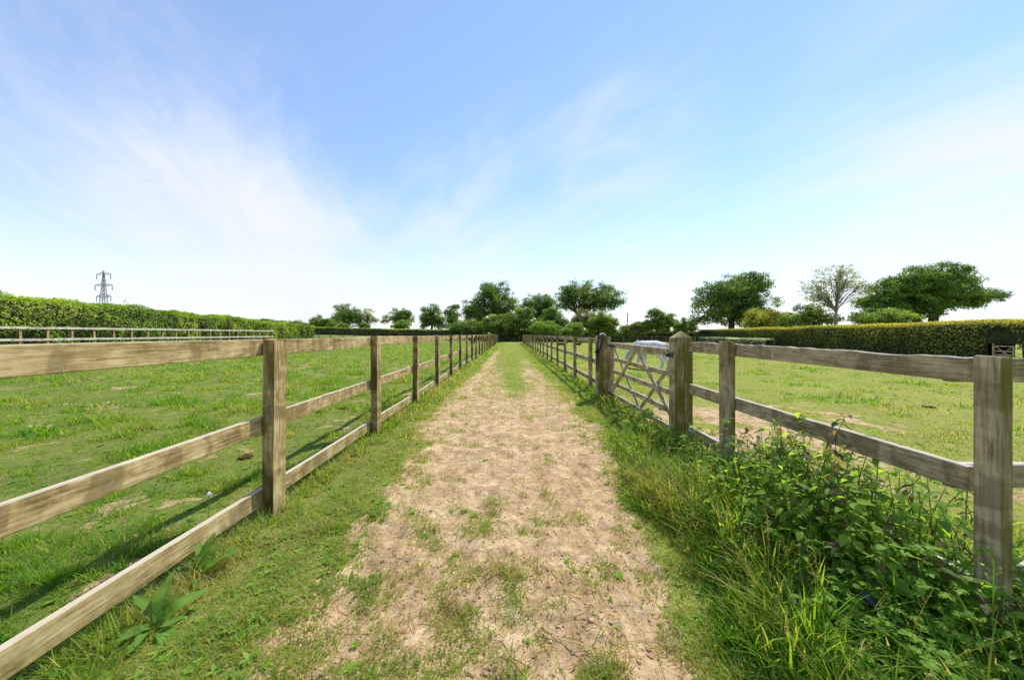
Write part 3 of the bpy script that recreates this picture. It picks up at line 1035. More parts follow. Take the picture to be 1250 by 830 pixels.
make_tree('brown_bush', 'brownish bush under the crown of the wide oak', 'bush', 63, 711,
          [(711, 388, 12, 9), (706, 396, 10, 8), (720, 394, 8, 9)], M['brownish'], leaf=0.24, clump=0.7, trunk_r=0.15, seed=30, dens=1.3)
make_tree('round_bush', 'rounded yellow green bush under the right side of the wide oak', 'bush', 58, 736,
          [(734, 393, 17, 12), (745, 398, 12, 10), (724, 400, 9, 8)], M['bushy'], leaf=0.24, clump=0.65, trunk_r=0.2, seed=31, dens=1.5)
make_tree('low_bush', 'low yellow green scrub at the foot of the distant mast', 'bush', 60, 764,
          [(764, 402, 8, 5), (772, 404, 8, 4)], M['lime'], leaf=0.22, clump=0.5, trunk_r=0.08, seed=32, dens=1.3)
make_tree('brown_bush', 'greyish flowering thorn bush right of the distant mast', 'bush', 58, 778,
          [(778, 400, 9, 7), (785, 403, 7, 5)], M['brownish'], leaf=0.22, clump=0.5, trunk_r=0.1, seed=33, dens=1.3)
make_tree('ash_tree', 'spiky topped mid green tree right behind the grazing pony', 'tree', 57, 802,
          [(800, 391, 13, 11), (812, 393, 9, 10), (790, 397, 9, 8), (799, 382, 7, 5), (818, 386, 4, 7), (806, 400, 14, 7)], M['bushy'], leaf=0.24, clump=0.6, trunk_r=0.2, seed=34, dens=1.15)
make_tree('round_bush', 'small rounded tree just left of the pyramid topped gate post', 'bush', 60, 834,
          [(834, 397, 11, 9), (828, 402, 8, 6), (842, 402, 8, 6)], M['bushy'], leaf=0.24, clump=0.6, trunk_r=0.15, seed=35, dens=1.1)
make_tree('oak_tree', 'rounded dark tree at the left end of the far tree row', 'tree', 88, 424,
          [(423, 382, 16, 11), (414, 388, 12, 9), (434, 388, 11, 10), (424, 394, 18, 8)], M['oak'], leaf=0.36, clump=1.1, trunk_r=0.4, seed=41, holes=.1)
make_tree('slender_tree', 'wispy thin crowned tree beside the rounded dark tree', 'tree', 88, 450,
          [(449, 384, 8, 8), (456, 390, 6, 7), (446, 393, 8, 7)], M['sparse'], leaf=0.28, clump=0.7, trunk_r=0.18, seed=42, per=30, dens=.8)
make_tree('leafy_bush', 'green rounded bush at the far left end of the tree row', 'bush', 80, 394,
          [(394, 393, 13, 8), (386, 397, 8, 6), (404, 396, 8, 7)], M['bushy'], leaf=0.3, clump=0.8, trunk_r=0.2, seed=43, dens=1.2)
make_tree('oak_tree', 'gappy spreading tree third from the left in the far row', 'tree', 86, 488,
          [(488, 384, 13, 8), (480, 391, 12, 7), (497, 390, 10, 9)], M['oak'], leaf=0.34, clump=1.0, trunk_r=0.35, seed=44, holes=.2)
make_tree('oak_tree', 'domed dark tree right of the gappy spreading tree', 'tree', 80, 527,
          [(527, 384, 15, 12), (518, 391, 11, 10), (536, 391, 10, 11)], M['oak'], leaf=0.34, clump=1.0, trunk_r=0.35, seed=45, holes=.08)
make_tree('oak_tree', 'narrow pointed tree between the domed tree and the tallest oak', 'tree', 78, 552,
          [(552, 379, 8, 8), (550, 388, 10, 10), (557, 393, 8, 9)], M['oak'], leaf=0.32, clump=0.9, trunk_r=0.25, seed=46, holes=.12)
make_tree('lime_bush', 'pale green bush in front of the rounded dark tree', 'bush', 70, 418,
          [(418, 398, 6, 4), (446, 398, 6, 4)], M['lime'], leaf=0.25, clump=0.5, trunk_r=0.08, seed=47, dens=1.4)
make_tree('lime_bush', 'light green bush below the gappy spreading tree', 'bush', 70, 492,
          [(492, 396, 10, 5), (484, 399, 6, 3)], M['lime'], leaf=0.25, clump=0.5, trunk_r=0.08, seed=48, dens=1.3)
for i, (x, y, rx, ry, lab) in enumerate([(322, 393, 9, 4, 'small dark distant tree just past the end of the left hedge'),
                                         (340, 395, 11, 3.5, 'low dark distant bush behind the end of the left hedge'),
                                         (360, 396, 9, 5, 'dark distant bush halfway from the hedge end to the tree row'),
                                         (374, 399, 10, 4, 'low distant scrub left of the green rounded bush')]):
    make_tree('distant_tree', lab, 'tree', 110, x, [(x, y, rx, ry), (x + rx * .7, y + 2, rx * .6, ry * .7), (x - rx * .6, y + 3, rx * .7, ry * .7)], M['oak'], leaf=0.42, clump=1.0, trunk_r=0.25, seed=60 + i, dens=1.2)
make_tree('oak_tree', 'dark tree mass peeping out behind the yellow willow', 'tree', 72, 962,
          [(962, 389, 9, 8), (968, 394, 9, 6)], M['oak'], leaf=0.3, clump=0.8, trunk_r=0.2, seed=66, dens=1.2)


def make_hedge(label, p0, p1, width, h0, h1, mat, dens, leaf, top_mat=None, rough=0.12, shoots=0.0, seed=1, gap=None, part='foliage'):
    r = np.random.default_rng(seed)
    p0 = np.array(p0, float); p1 = np.array(p1, float)
    L = np.linalg.norm(p1 - p0)
    u = (p1 - p0) / L
    nv = np.array([-u[1], u[0]])
    gz0 = float(terrain(p0[:1], p0[1:], False)[0])
    root = empty('hedge', (p0[0], p0[1], gz0))
    tag(root, label, 'hedge')

    def hgt(s): return (h0 + (h1 - h0) * s / L) * (1 + 0.05 * (fbm(s / 2.2, s * 0 + seed, 3, seed) - .5) * 2 * rough / .12)

    def gz(s):
        return terrain(p0[0] + u[0] * s, p0[1] + u[1] * s, False) - gz0

    def bulge(s, t): return rough * 2.2 * (fbm(s / 0.9 + 5, t / 0.7, 3, seed + 9) - .5) + rough * 2 * (fbm(s / 3.5, t / 2.5, 2, seed + 17) - .5)
    # woody core
    ns = int(L / 0.5)
    S = np.linspace(0, L, ns + 1)
    prof = [(-.36, 0.0), (-.40, .45), (-.38, .90), (0, .965), (.38, .90), (.40, .45), (.36, 0.0)]
    V = []
    for s in S:
        H = float(hgt(np.array([s]))[0]); g = float(gz(np.array([s]))[0])
        for (a, b) in prof:
            o = a * width + np.sign(a) * float(bulge(np.array([s]), np.array([b * H]))[0]) * .5
            V.append((u[0] * s + nv[0] * o, u[1] * s + nv[1] * o, g - .1 + b * H))
    k = len(prof)
    Q = []
    for i in range(ns):
        for j in range(k - 1):
            if gap and gap[0] < S[i] + .25 < gap[1] and prof[min(j, k - 2)][1] < .80:
                if j in (0, 1, 4, 5): continue
            Q.append((i * k + j, i * k + j + 1, (i + 1) * k + j + 1, (i + 1) * k + j))
    T = []
    for e in (0, ns):
        for j in range(1, k - 1): T.append((e * k, e * k + j, e * k + j + 1))
    link('branches', mesh_np('branches', np.array(V), np.array(Q), np.array(T)), M['hedge_wood'], root)

    # leaves on both sides, the top and the two ends
    def face(n, kind):
        s = r.random(n) * L
        H = hgt(s)
        if kind == 'top':
            o = r.uniform(-.52, .52, n) * width
            z = H * 1.0 + r.normal(0, .03, n) + bulge(s, o + 7) * .25 - r.random(n) ** 2 * .22
            N = np.stack([np.zeros(n), np.zeros(n), np.ones(n)], 1)
        else:
            sg = -1 if kind == 'a' else 1
            b = r.random(n) ** .9
            z = b * H
            o = sg * (width * .5 - width * .06 * (b > .92) + bulge(s, z) + r.normal(0, .05, n) - r.random(n) ** 2 * .14)
            N = np.stack([nv[0] * sg * np.ones(n), nv[1] * sg * np.ones(n), .75 * np.ones(n)], 1)
        keep = np.ones(n, bool)
        if gap:
            arch = ((s - (gap[0] + gap[1]) / 2) / ((gap[1] - gap[0]) / 2)) ** 2 + (z / gap[2]) ** 2 < 1 + .9 * (fbm(s * 3, z * 3, 2, 8) - .5)
            keep = ~arch
        P = np.stack([u[0] * s + nv[0] * o, u[1] * s + nv[1] * o, gz(s) + z], 1)
        N = N + r.normal(size=(n, 3)) * .55
        tint = np.clip(.5 + .8 * (fbm(s / 1.1, z / .8 + o, 3, seed + 2) - .5) + 1.0 * (fbm(s / 4.2, z / 1.6 + o, 2, seed + 31) - .5) + r.normal(0, .17, n), 0, 1)
        return P[keep], N[keep], tint[keep]
    nside = int(L * (h0 + h1) / 2 * dens); ntop = int(L * width * dens * 1.3)
    A = Acc()
    for kd, n in (('a', nside), ('b', nside // 2)) + ((('top', ntop),) if top_mat is None else ()):
        P, N, t = face(n, kd)
        V, Q = leaf_cards(P, N, leaf * r.uniform(.6, 1.5, len(P)), .62, r)
        A.add(V, Q, None, np.repeat(t, 4))
    if shoots > 0:                                   # unclipped sprigs standing out of the top
        ns_ = int(L * 1.6)
        ss = r.random(ns_) * L
        oo = r.uniform(-.4, .4, ns_) * width
        hh = shoots * r.random(ns_) ** 2.2 * (fbm(ss / 2.5, ss * 0, 2, seed + 5) > .42)
        for s_, o_, h_ in zip(ss, oo, hh):
            if h_ < .05: continue
            m_ = int(10 + 34 * h_ / shoots)
            t_ = r.random(m_)
            z_ = float(hgt(np.array([s_]))[0]) - .05 + h_ * t_
            a_ = r.uniform(0, 6.28)
            C = np.stack([u[0] * s_ + nv[0] * o_ + h_ * .3 * t_ * math.cos(a_) + r.normal(0, .045, m_), u[1] * s_ + nv[1] * o_ + h_ * .3 * t_ * math.sin(a_) + r.normal(0, .045, m_), float(gz(np.array([s_]))[0]) + z_], 1)
            V, Q = leaf_cards(C, r.normal(size=(m_, 3)) + np.array([0, 0, .6]), leaf * .75 * r.uniform(.6, 1.2, m_), .55, r)
            A.add(V, Q, None, np.full(len(V), np.clip(r.normal(.45, .25), 0, 1)))
    link(part, A.mesh(part), mat, root)
    if top_mat is not None:
        P, N, t = face(ntop, 'top')
        V, Q = leaf_cards(P, N, leaf * r.uniform(.6, 1.4, len(P)), .55, r)
        o = link('top_sunlit', mesh_np('top_sunlit', V, Q, None, {'tint': np.repeat(t, 4)}), top_mat, root)
        o['label'] = 'brighter leaf colour painting sunlight on the clipped top'
    return root


# facing side of each hedge is listed first (side 'a' is to the right of p0 -> p1 when negative)
make_hedge('tall bright green hedge along the far left side of the left paddock', (-34.2, 56.0), (-19.2, -6.0), 1.8, 2.1, 3.5, M['hedge_l'], 330, 0.105, rough=.36, shoots=.5, seed=3)
make_hedge('long clipped dark hedge with its top painted sunlit gold on the right', (24.6, -4.0), (36.4, 62.0), 1.7, 2.28, 2.3, M['hedge_r'], 230, 0.115, top_mat=M['hedge_top_lit'], rough=.09, seed=4, gap=(21.95, 23.6, 1.95))
make_hedge('low pale flowering hedge in front of the clipped dark hedge', (29.4, 37.0), (34.0, 58.0), 1.0, 0.98, 1.0, M['hedge_w'], 170, 0.12, rough=.10, seed=5)
make_hedge('clipped dark hedge behind the rail fence at the back of the left paddock', (-2.0, 64.0), (-40.0, 66.0), 1.6, 1.35, 1.45, M['hedge_r'], 60, 0.22, top_mat=M['hedge_l'], rough=.10, seed=6)  # brighter green leaves on top paint it as sunlit
make_hedge('dark overgrown hedge closing the back of the right paddock', (40.0, 66.0), (-3.0, 61.0), 2.2, 2.0, 2.2, M['oak'], 60, 0.24, rough=.25, shoots=.5, seed=8)


# --- grey gate standing in the arch of the right hedge
def hedge_gate():
    # arch centre along the hedge
    p0 = np.array((24.6, -4.0)); p1 = np.array((36.4, 62.0)); u = (p1 - p0) / np.linalg.norm(p1 - p0)
    c = p0 + u * 22.49
    nv = np.array([-u[1], u[0]])
    c = c + nv * 0.98
    z = th(c[0], c[1])
    rz = math.atan2(-u[1], -u[0])
    root = empty('hedge_gate', (c[0], c[1], z), rz)
    root.scale = (.72, .8, .86)
    tag(root, 'small grey wooden gate standing in the dark arch of the right hedge', 'gate')
    for a, b, w_ in (((-.6, 0, .0), (-.6, 0, 1.12), .10), ((.6, 0, 0), (.6, 0, 1.0), .09)):
        bm = bmesh.new(); add_box(bm, w_, .07, b[2] - a[2], (a[0], 0, (a[2] + b[2]) / 2), None, .005); link('stile', bm_mesh('stile', bm), M['old_rail'], root)
    for zz in (.16, .40, .62, .95):
        bm = bmesh.new(); add_box(bm, 1.2, .03, .075, (0, .0, zz), None, .004); link('bar', bm_mesh('bar', bm), M['old_rail'], root)
    for a, b in (((-.55, 0, .95), (.55, 0, .18)), ((-.45, 0, .14), (.50, 0, .92))):
        bm = bmesh.new(); beam(bm, a, b, .06, .024); bmesh.ops.translate(bm, verts=bm.verts, vec=(0, .03, 0)); link('brace', bm_mesh('brace', bm), M['old_rail'], root)


hedge_gate()


# ------------------------------------------------------------------ pylon and mast
def pylon():
    d = 200.0
    bx = px(126.5, d)
    root = empty('pylon', (bx, d, 0.8), R(-8))
    tag(root, 'grey lattice electricity pylon with six drooping arms behind the left hedge', 'pylon')
    Hh = 39.5

    def wid(z): return 2.9 - 2.1 * min(1, z / 26) if z < 26 else 0.8 - 0.65 * (z - 26) / (Hh - 26)
    A = Acc()
    zs = [0, 6, 11, 15.5, 19, 22, 24.5, 27, 29.5, 32, 34.5, 37, Hh]
    for sx in (-1, 1):
        for sy in (-1, 1):
            A.tube([(sx * wid(z), sy * wid(z), z) for z in zs], [.16] * len(zs), 5)
    A2 = Acc()
    for a, b in zip(zs, zs[1:]):
        wa, wb = wid(a), wid(b)
        for f in ((1, 0), (-1, 0), (0, 1), (0, -1)):
            def cn(s, w_): return (f[0] * w_ + (s * w_ if f[0] == 0 else 0), f[1] * w_ + (s * w_ if f[1] == 0 else 0))
            A2.tube([(*cn(-1, wa), a), (*cn(1, wb), b)], [.07, .07], 4)
            A2.tube([(*cn(1, wa), a), (*cn(-1, wb), b)], [.07, .07], 4)
            A2.tube([(*cn(-1, wb), b), (*cn(1, wb), b)], [.07, .07], 4)
    link('legs', A.mesh('legs'), M['steel'], root)
    link('lattice', A2.mesh('lattice'), M['steel'], root)
    for z, a in ((37.2, 5.2), (30.4, 6.4), (23.6, 5.3)):
        for s in (-1, 1):
            B = Acc()
            w0 = wid(z)
            tip = (s * a, 0, z + .1)
            for sy in (-1, 1):
                B.tube([(s * w0, sy * w0, z - .5), tip], [.16, .14], 4)
                B.tube([(s * w0, sy * w0, z + 1.1), tip], [.14, .12], 4)
            B.tube([(s * (w0 + a) / 2, 0, z - .2), (s * (w0 + a) / 2, 0, z + .7)], [.09, .09], 4)
            link('arm', B.mesh('arm'), M['steel'], root)
            B = Acc()
            pts = [(s * a, 0, z + .1 - k * .32) for k in range(11)]
            B.tube(pts, [.15 if k % 2 else .26 for k in range(11)], 6)
            link('insulator', B.mesh('insulator'), M['steel'], root)


pylon()


def mast():
    d = 150.0
    root = empty('mast', (px(766, d), d, 0.1))
    tag(root, 'thin grey mast rising above the bushes right of the wide oak', 'mast')
    A = Acc()
    A.tube([(0, 0, -.5), (0, 0, 5.5), (0, 0, 6.6)], [.22, .20, .19], 8)
    link('pole', A.mesh('pole', True), M['steel'], root)
    A = Acc()
    A.tube([(0, 0, 6.55), (0, 0, 6.75), (0, 0, 10.6), (0, 0, 10.9)], [.22, .30, .30, .12], 8)
    link('antenna_shroud', A.mesh('antenna_shroud', True), M['steel'], root)


mast()


# ------------------------------------------------------------------ pony
def skin_mesh(name, pts, edges, radii, sub=2, root=0):
    me = bpy.data.meshes.new(name)
    me.from_pydata([tuple(p) for p in pts], edges, [])
    o = bpy.data.objects.new(name, me)
    COL.objects.link(o)
    o.modifiers.new('skin', 'SKIN')
    sv = me.skin_vertices[0].data
    for i, r in enumerate(radii):
        sv[i].radius = r if isinstance(r, tuple) else (r, r)
        sv[i].use_root = (i == root)
    m = o.modifiers.new('sub', 'SUBSURF'); m.levels = sub; m.render_levels = sub
    dg = bpy.context.evaluated_depsgraph_get()
    dg.update()
    res = bpy.data.meshes.new_from_object(o.evaluated_get(dg))
    bpy.data.objects.remove(o)
    for p in res.polygons: p.use_smooth = True
    res.name = name
    return res


def pony():
    x, y = 5.46, 12.75
    root = empty('pony', (x, y, th(x, y) + .01), R(120))
    root.scale = (1.12, 1.12, 1.12)
    tag(root, 'white pony grazing with its head down in the right paddock', 'pony')
    P = []; E = []; Rd = []

    def add(p, r, par=None):
        P.append(p); Rd.append(r)
        if par is not None: E.append((par, len(P) - 1))
        return len(P) - 1
    c = add((-0.05, 0, .72), (.255, .27))
    ch = add((.26, 0, .73), (.235, .27), c)
    wi = add((.44, 0, .80), (.16, .20), ch)
    n1 = add((.62, 0, .70), (.115, .17), wi)
    n2 = add((.80, 0, .52), (.09, .135), n1)
    po = add((.94, 0, .40), (.085, .10), n2)
    fh = add((.985, 0, .29), (.085, .09), po)
    nz = add((1.00, 0, .16), (.058, .062), fh)
    mz = add((1.00, 0, .06), (.050, .052), nz)
    fl = add((-.34, 0, .755), (.235, .25), c)
    ru = add((-.54, 0, .80), (.215, .225), fl)
    rt = add((-.66, 0, .77), (.13, .15), ru)
    for s in (-1, 1):
        e1 = add((.905, .05 * s, .47), .026, po); add((.90, .075 * s, .545), .012, e1)
        h = add((-.55, .115 * s, .66), .135, ru)
        k = add((-.44, .125 * s, .50), .095, h)
        hk = add((-.60, .125 * s, .335), .052, k)
        f = add((-.575 + .03 * s, .125 * s, .13), .040, hk)
        add((-.545 + .03 * s, .125 * s, .03), .055, f)
        sh = add((.31, .115 * s, .58), .105, ch)
        kn = add((.335 + .05 * s, .115 * s, .31), .052, sh)
        f = add((.34 + .08 * s, .115 * s, .12), .038, kn)
        add((.365 + .08 * s, .115 * s, .03), .052, f)
    me = skin_mesh('body', P, E, Rd, 2, 0)
    link('body', me, M['coat'], root)
    # mane: a hanging sheet of locks along the crest
    A = Acc()
    r = random.Random(3)
    crest = [(.42, .99), (.55, .92), (.66, .83), (.76, .72), (.85, .62), (.92, .53), (.97, .44)]
    for i in range(46):
        f = i / 45 * (len(crest) - 1); k = min(int(f), len(crest) - 2); t = f - k
        cx = crest[k][0] * (1 - t) + crest[k + 1][0] * t; cz = crest[k][1] * (1 - t) + crest[k + 1][1] * t
        s = 1 if r.random() < .75 else -1
        l = r.uniform(.14, .24)
        A.tube([(cx, 0, cz - .03), (cx + .03, s * .06, cz - .01), (cx - .02, s * .12, cz - l * .55), (cx - .05, s * .125, cz - l)], [.018, .022, .018, .004], 5)
    link('mane', A.mesh('mane', True), M['hair'], root)
    A = Acc()
    for i in range(16):
        ox, oy = r.uniform(-.03, .03), r.uniform(-.04, .04)
        A.tube([(-.64, oy * .3, .86), (-.75 + ox * .5, oy * .6, .80), (-.80 + ox, oy, .58), (-.78 + ox, oy * 1.3, .34), (-.76 + ox * 1.4, oy * 1.2, r.uniform(.16, .25))], [.025, .03, .032, .024, .004], 5)
    link('tail', A.mesh('tail', True), M['hair'], root)


pony()


# ------------------------------------------------------------------ small paddock things
def trough(x, y, lab, rz):
    root = empty('feed_trough', (x, y, th(x, y)), rz)
    tag(root, lab, 'trough', 'feed troughs in the right paddock')
    bm = bmesh.new()
    L, W, H = .95, .36, .30
    o = [(-L / 2, -W / 2), (L / 2, -W / 2), (L / 2, W / 2), (-L / 2, W / 2)]
    b = [bm.verts.new((a * .88, c * .75, .04)) for a, c in o]
    t = [bm.verts.new((a, c, H)) for a, c in o]
    ti = [bm.verts.new((a * .93, c * .86, H)) for a, c in o]
    bi = [bm.verts.new((a * .80, c * .62, .08)) for a, c in o]
    for i in range(4):
        j = (i + 1) % 4
        bm.faces.new((b[i], b[j], t[j], t[i])); bm.faces.new((t[i], t[j], ti[j], ti[i])); bm.faces.new((ti[i], ti[j], bi[j], bi[i]))
    bm.faces.new(b[::-1]); bm.faces.new(bi)
    link('basin', bm_mesh('basin', bm), M['plastic'], root)
    for sx in (-1, 1):
        bm = bmesh.new(); add_box(bm, .07, .34, .07, (sx * .33, 0, .02), None, .01); link('foot', bm_mesh('foot', bm), M['plastic'], root)


trough(px(704.5, 41), 41.0, 'long black feed trough on the grass right of the fence posts', R(4))
trough(px(684, 40), 40.0, 'black feed trough seen between the posts nearer the path end', R(-6))


def barrel():
    x, y = px(577, 44), 44.0
    root = empty('barrel', (x, y, th(x, y)))
    tag(root, 'upright black barrel in the left paddock near its far fence', 'barrel')
    A = Acc()
    prof = [(.0, .25), (.03, .27), (.25, .29), (.27, .305), (.30, .29), (.55, .29), (.57, .305), (.60, .29), (.78, .27), (.82, .25)]
    A.tube([(0, 0, z) for z, _ in prof], [q for _, q in prof], 18)
    link('drum', A.mesh('drum', True), M['plastic'], root)
    A = Acc()
    A.tube([(0, 0, .815), (0, 0, .845)], [.265, .262], 18)
    link('lid', A.mesh('lid', True), M['rubber'], root)


barrel()


def clod_mesh(name, r0, n, spread, seed):
    r = np.random.default_rng(seed)
    bm = bmesh.new()
    for i in range(n):
        a = r.uniform(0, 6.28); q = spread * math.sqrt(r.random())
        s = r0 * r.uniform(.6, 1.2)
        z = s * .45 + (1 - q / spread) * r0 * .9 * r.random()
        m = Matrix.Translation((q * math.cos(a), q * math.sin(a), z)) @ Matrix.Diagonal((s, s * r.uniform(.7, 1), s * .7, 1))
        bmesh.ops.create_icosphere(bm, subdivisions=2, radius=1, matrix=m)
    for v in bm.verts:
        v.co += Vector(r.normal(size=3)) * r0 * .06
    return bm_mesh(name, bm, True)


for i, (x, y, lab) in enumerate([(px(299, 3.6), 3.6, 'small brown dung heap in the grass left of the nearest left post'),
                                 (px(421, 5.8), 5.8, 'brown dung heap in the left paddock beside the second left post'),
                                 (px(1133, 6.2), 6.2, 'dark dung heap on short grass in the right paddock')]):
    o = link('dung_heap', clod_mesh('dung_heap', .024, 16, .075, 70 + i), M['dung'], None, (x, y, th(x, y) + .005))
    tag(o, lab, 'dung heap')


# ------------------------------------------------------------------ grass and weeds
def blade_arrays(P, h, wd, lean, yaw, curl, tint, seg=2):
    """vectorised bent grass blades, seg quads-or-tip each"""
    n = len(P)
    d = np.stack([np.cos(yaw), np.sin(yaw), np.zeros(n)], 1)
    s = np.stack([-np.sin(yaw), np.cos(yaw), np.zeros(n)], 1)
    up = np.array([0, 0, 1.0])
    k = 2 * seg + 1
    V = np.empty((n, k, 3))
    for i in range(seg + 1):
        t = i / seg
        c = P + d * (h * (lean * t + curl * t * t))[:, None] + up * (h * (t - .55 * curl * t * t))[:, None]
        wv = wd * .5 * (1 - .22 * t - .3 * t * t)
        if i < seg:
            V[:, 2 * i] = c - s * wv[:, None]; V[:, 2 * i + 1] = c + s * wv[:, None]
        else:
            V[:, 2 * i] = c
    b = np.arange(n) * k
    Q = np.concatenate([np.stack([b + 2 * i, b + 2 * i + 1, b + 2 * i + 3, b + 2 * i + 2], 1) for i in range(seg - 1)])
    T = np.stack([b + 2 * seg - 2, b + 2 * seg - 1, b + 2 * seg], 1)
    return V.reshape(-1, 3), Q, T, np.repeat(tint, k)


def polar_points(n, dmin, dmax, amax, r):
    a = r.uniform(-amax, amax, n)
    d = dmin * (dmax / dmin) ** r.random(n)
    return d * np.sin(a), d * np.cos(a), d


def grass_object(name, label, mask, n_tufts, per, hfun, tfun, dmin=.75, dmax=45, amax=R(66), seed=1, wide=.0042, spread=.03, leanr=(.1, .8), pts=None, seg=2, curlr=(0, .6)):
    r = np.random.default_rng(seed)
    if pts is None:
        x, y, d = polar_points(n_tufts, dmin, dmax, amax, r)
    else:
        x, y = pts(r, n_tufts); d = np.hypot(x, y)
    k = r.random(len(x)) < mask(x, y)
    x, y, d = x[k], y[k], d[k]
    m = len(x)
    big = np.maximum(1.0, d / 3.2)
    th_ = hfun(x, y, r) * r.uniform(.55, 1.35, m) * np.minimum(big, 2.0) ** .35      # each tuft has its own size, hue and sweep
    tt = tfun(x, y, r) + r.normal(0, .13, m)
    ty = r.uniform(0, 6.283, m)
    rp = lambda v: np.repeat(v, per)
    x, y, D, B, hh, tt, ty = (rp(v) for v in (x, y, d, big, th_, tt, ty))
    n = len(x)
    an = r.uniform(0, 6.283, n); q = np.sqrt(r.random(n)) * spread * B
    x = x + np.cos(an) * q; y = y + np.sin(an) * q
    h = hh * r.uniform(.5, 1.15, n)
    lean = r.uniform(leanr[0], leanr[1], n); curl = r.uniform(curlr[0], curlr[1], n)
    yaw = np.where(r.random(n) < .35, ty + r.normal(0, .5, n), an + r.normal(0, .9, n))
    wd = wide * r.uniform(.6, 1.6, n) * B
    P = np.stack([x, y, terrain(x, y) - .006], 1)
    tint = np.clip(tt + r.normal(0, .07, n) - .40 * (r.random(n) < .07 / B), .02, 1)
    V, Q, T, A = blade_arrays(P, h, wd, lean, yaw, curl, tint, seg)
    me = mesh_np(name, V, Q, T, {'tint': A})
    o = link(name, me, M['grass'])
    tag(o, label, 'grass', kind='stuff')
    return o


def tint_left(x, y, r):
    return .56 + .70 * (fbm(x / .5, y / .45, 3, 91) - .5) - .22 * (r.random(len(x)) < .08)


def tint_right(x, y, r):
    return .31 + .45 * (fbm(x / 1.4, y / 1.0, 3, 92) - .5) + .30 * sstep(fbm(x / .8, y / .6, 3, 93), .6, .7)


def tint_verge(x, y, r):
    return .47 + .9 * (fbm(x / .45, y / .6, 3, 94) - .5) - .28 * (r.random(len(x)) < .10)


def tint_path(x, y, r):
    return .38 + .5 * (fbm(x / .4, y / .4, 3, 95) - .5)


grass_object('paddock_grass', 'tufted green grass in the left paddock',
             lambda x, y: (x < -1.93) * np.clip(1.06 - 1.2 * bare(x, y), 0.03, 1) * (.32 + .68 * sstep(fbm(x / .2, y / .18, 2, 81), .36, .60)),
             250000, 5, lambda x, y, r: .020 + .105 * sstep(fbm(x / .38, y / .32, 3, 82), .44, .76), tint_left, seed=101, dmax=46)
grass_object('cropped_grass', 'short yellow green grass in the right paddock',
             lambda x, y: (x > 2.1) * np.clip(1.0 - 1.1 * bare(x, y), .02, 1) * .85,
             110000, 5, lambda x, y, r: .018 + .035 * sstep(fbm(x / .7, y / .55, 3, 83), .5, .8) + .05 * sstep(fbm(x / .8, y / .6, 3, 93), .6, .7), tint_right, seed=102, dmin=1.6, dmax=46)


def verge_h(x, y, r):
    foot = np.exp(-((x + 1.80) / .15) ** 2)
    return .018 + .050 * sstep(fbm(x / .25, y / .25, 3, 84), .35, .75) + .13 * foot * (.25 + fbm(x / .2, y / .3, 2, 85)) + .05 * sstep(y, 3, 7) * (x < -1.25)


grass_object('verge_grass', 'green verge grass growing along the foot of the left fence',
             lambda x, y: (x > -1.96) * (x < -.7) * np.clip(1.05 - 1.15 * bare(x, y), 0, 1) * (.30 + .70 * sstep(fbm(x / .16, y / .16, 2, 80), .35, .6)),
             110000, 5, verge_h, tint_verge, seed=103, dmax=48, amax=R(64), wide=.0046, leanr=(.1, 1.0))
grass_object('path_grass', 'sparse grass tufts on the trodden path',
             lambda x, y: (np.abs(x) < 1.5) * np.clip(.92 - 1.0 * bare(x, y), .035, 1) * np.where(y < 3, .62, 1),
             120000, 5, lambda x, y, r: .012 + .040 * fbm(x / .2, y / .2, 2, 86), tint_path, seed=104, dmin=.95, dmax=48, amax=R(48), wide=.0038, leanr=(.3, 1.1))
grass_object('verge_grass', 'rough grass growing along the foot of the right fence',
             lambda x, y: (x > 1.1) * (x < 2.08) * (y > 3.0) * np.clip(1.05 - 1.15 * bare(x, y), .0, 1) * (.35 + .65 * sstep(fbm(x / .16, y / .2, 2, 79), .35, .6)),
             80000, 5, lambda x, y, r: .025 + .04 * fbm(x / .3, y / .3, 2, 87) + (.08 + .08 * (y < 7)) * np.exp(-((x - 1.98) / .22) ** 2) * (.3 + fbm(x / .25, y / .3, 2, 88)), tint_verge, seed=105, dmin=3, dmax=48, amax=R(45), wide=.0046)


def tall_pts(r, n):
    x = r.uniform(.70, 2.0, n); y = r.uniform(.75, 4.3, n)
    return x, y


def tall_edge(y): return .84 + .20 * (fbm(y / .45, y * 0, 3, 96) - .5) * 2 + .14 * np.clip(y - 1.4, 0, 3)


def tall_mask(x, y):
    e = tall_edge(y)
    return sstep(x, e - .08, e + .22) * np.where(x > 1.85, .5, 1) * np.where((y < 1.5) & (x > 1.3), .25, 1) * (.35 + .65 * sstep(fbm(x / .14, y / .14, 2, 78), .38, .58))


grass_object('tall_grass', 'tall lush grass along the near right verge', tall_mask, 14500, 6,
             lambda x, y, r: (.05 + .26 * sstep(x - tall_edge(y), .0, .40)) * (.55 + .9 * fbm(x / .25, y / .25, 2, 97)) * (1 - .45 * sstep(y, 2.4, 3.8)),
             lambda x, y, r: .54 + .75 * (fbm(x / .3, y / .3, 2, 98) - .5) - .34 * (r.random(len(x)) < .10),
             seed=106, pts=tall_pts, wide=.0062, spread=.04, leanr=(.0, .55), seg=4, curlr=(.05, .75))


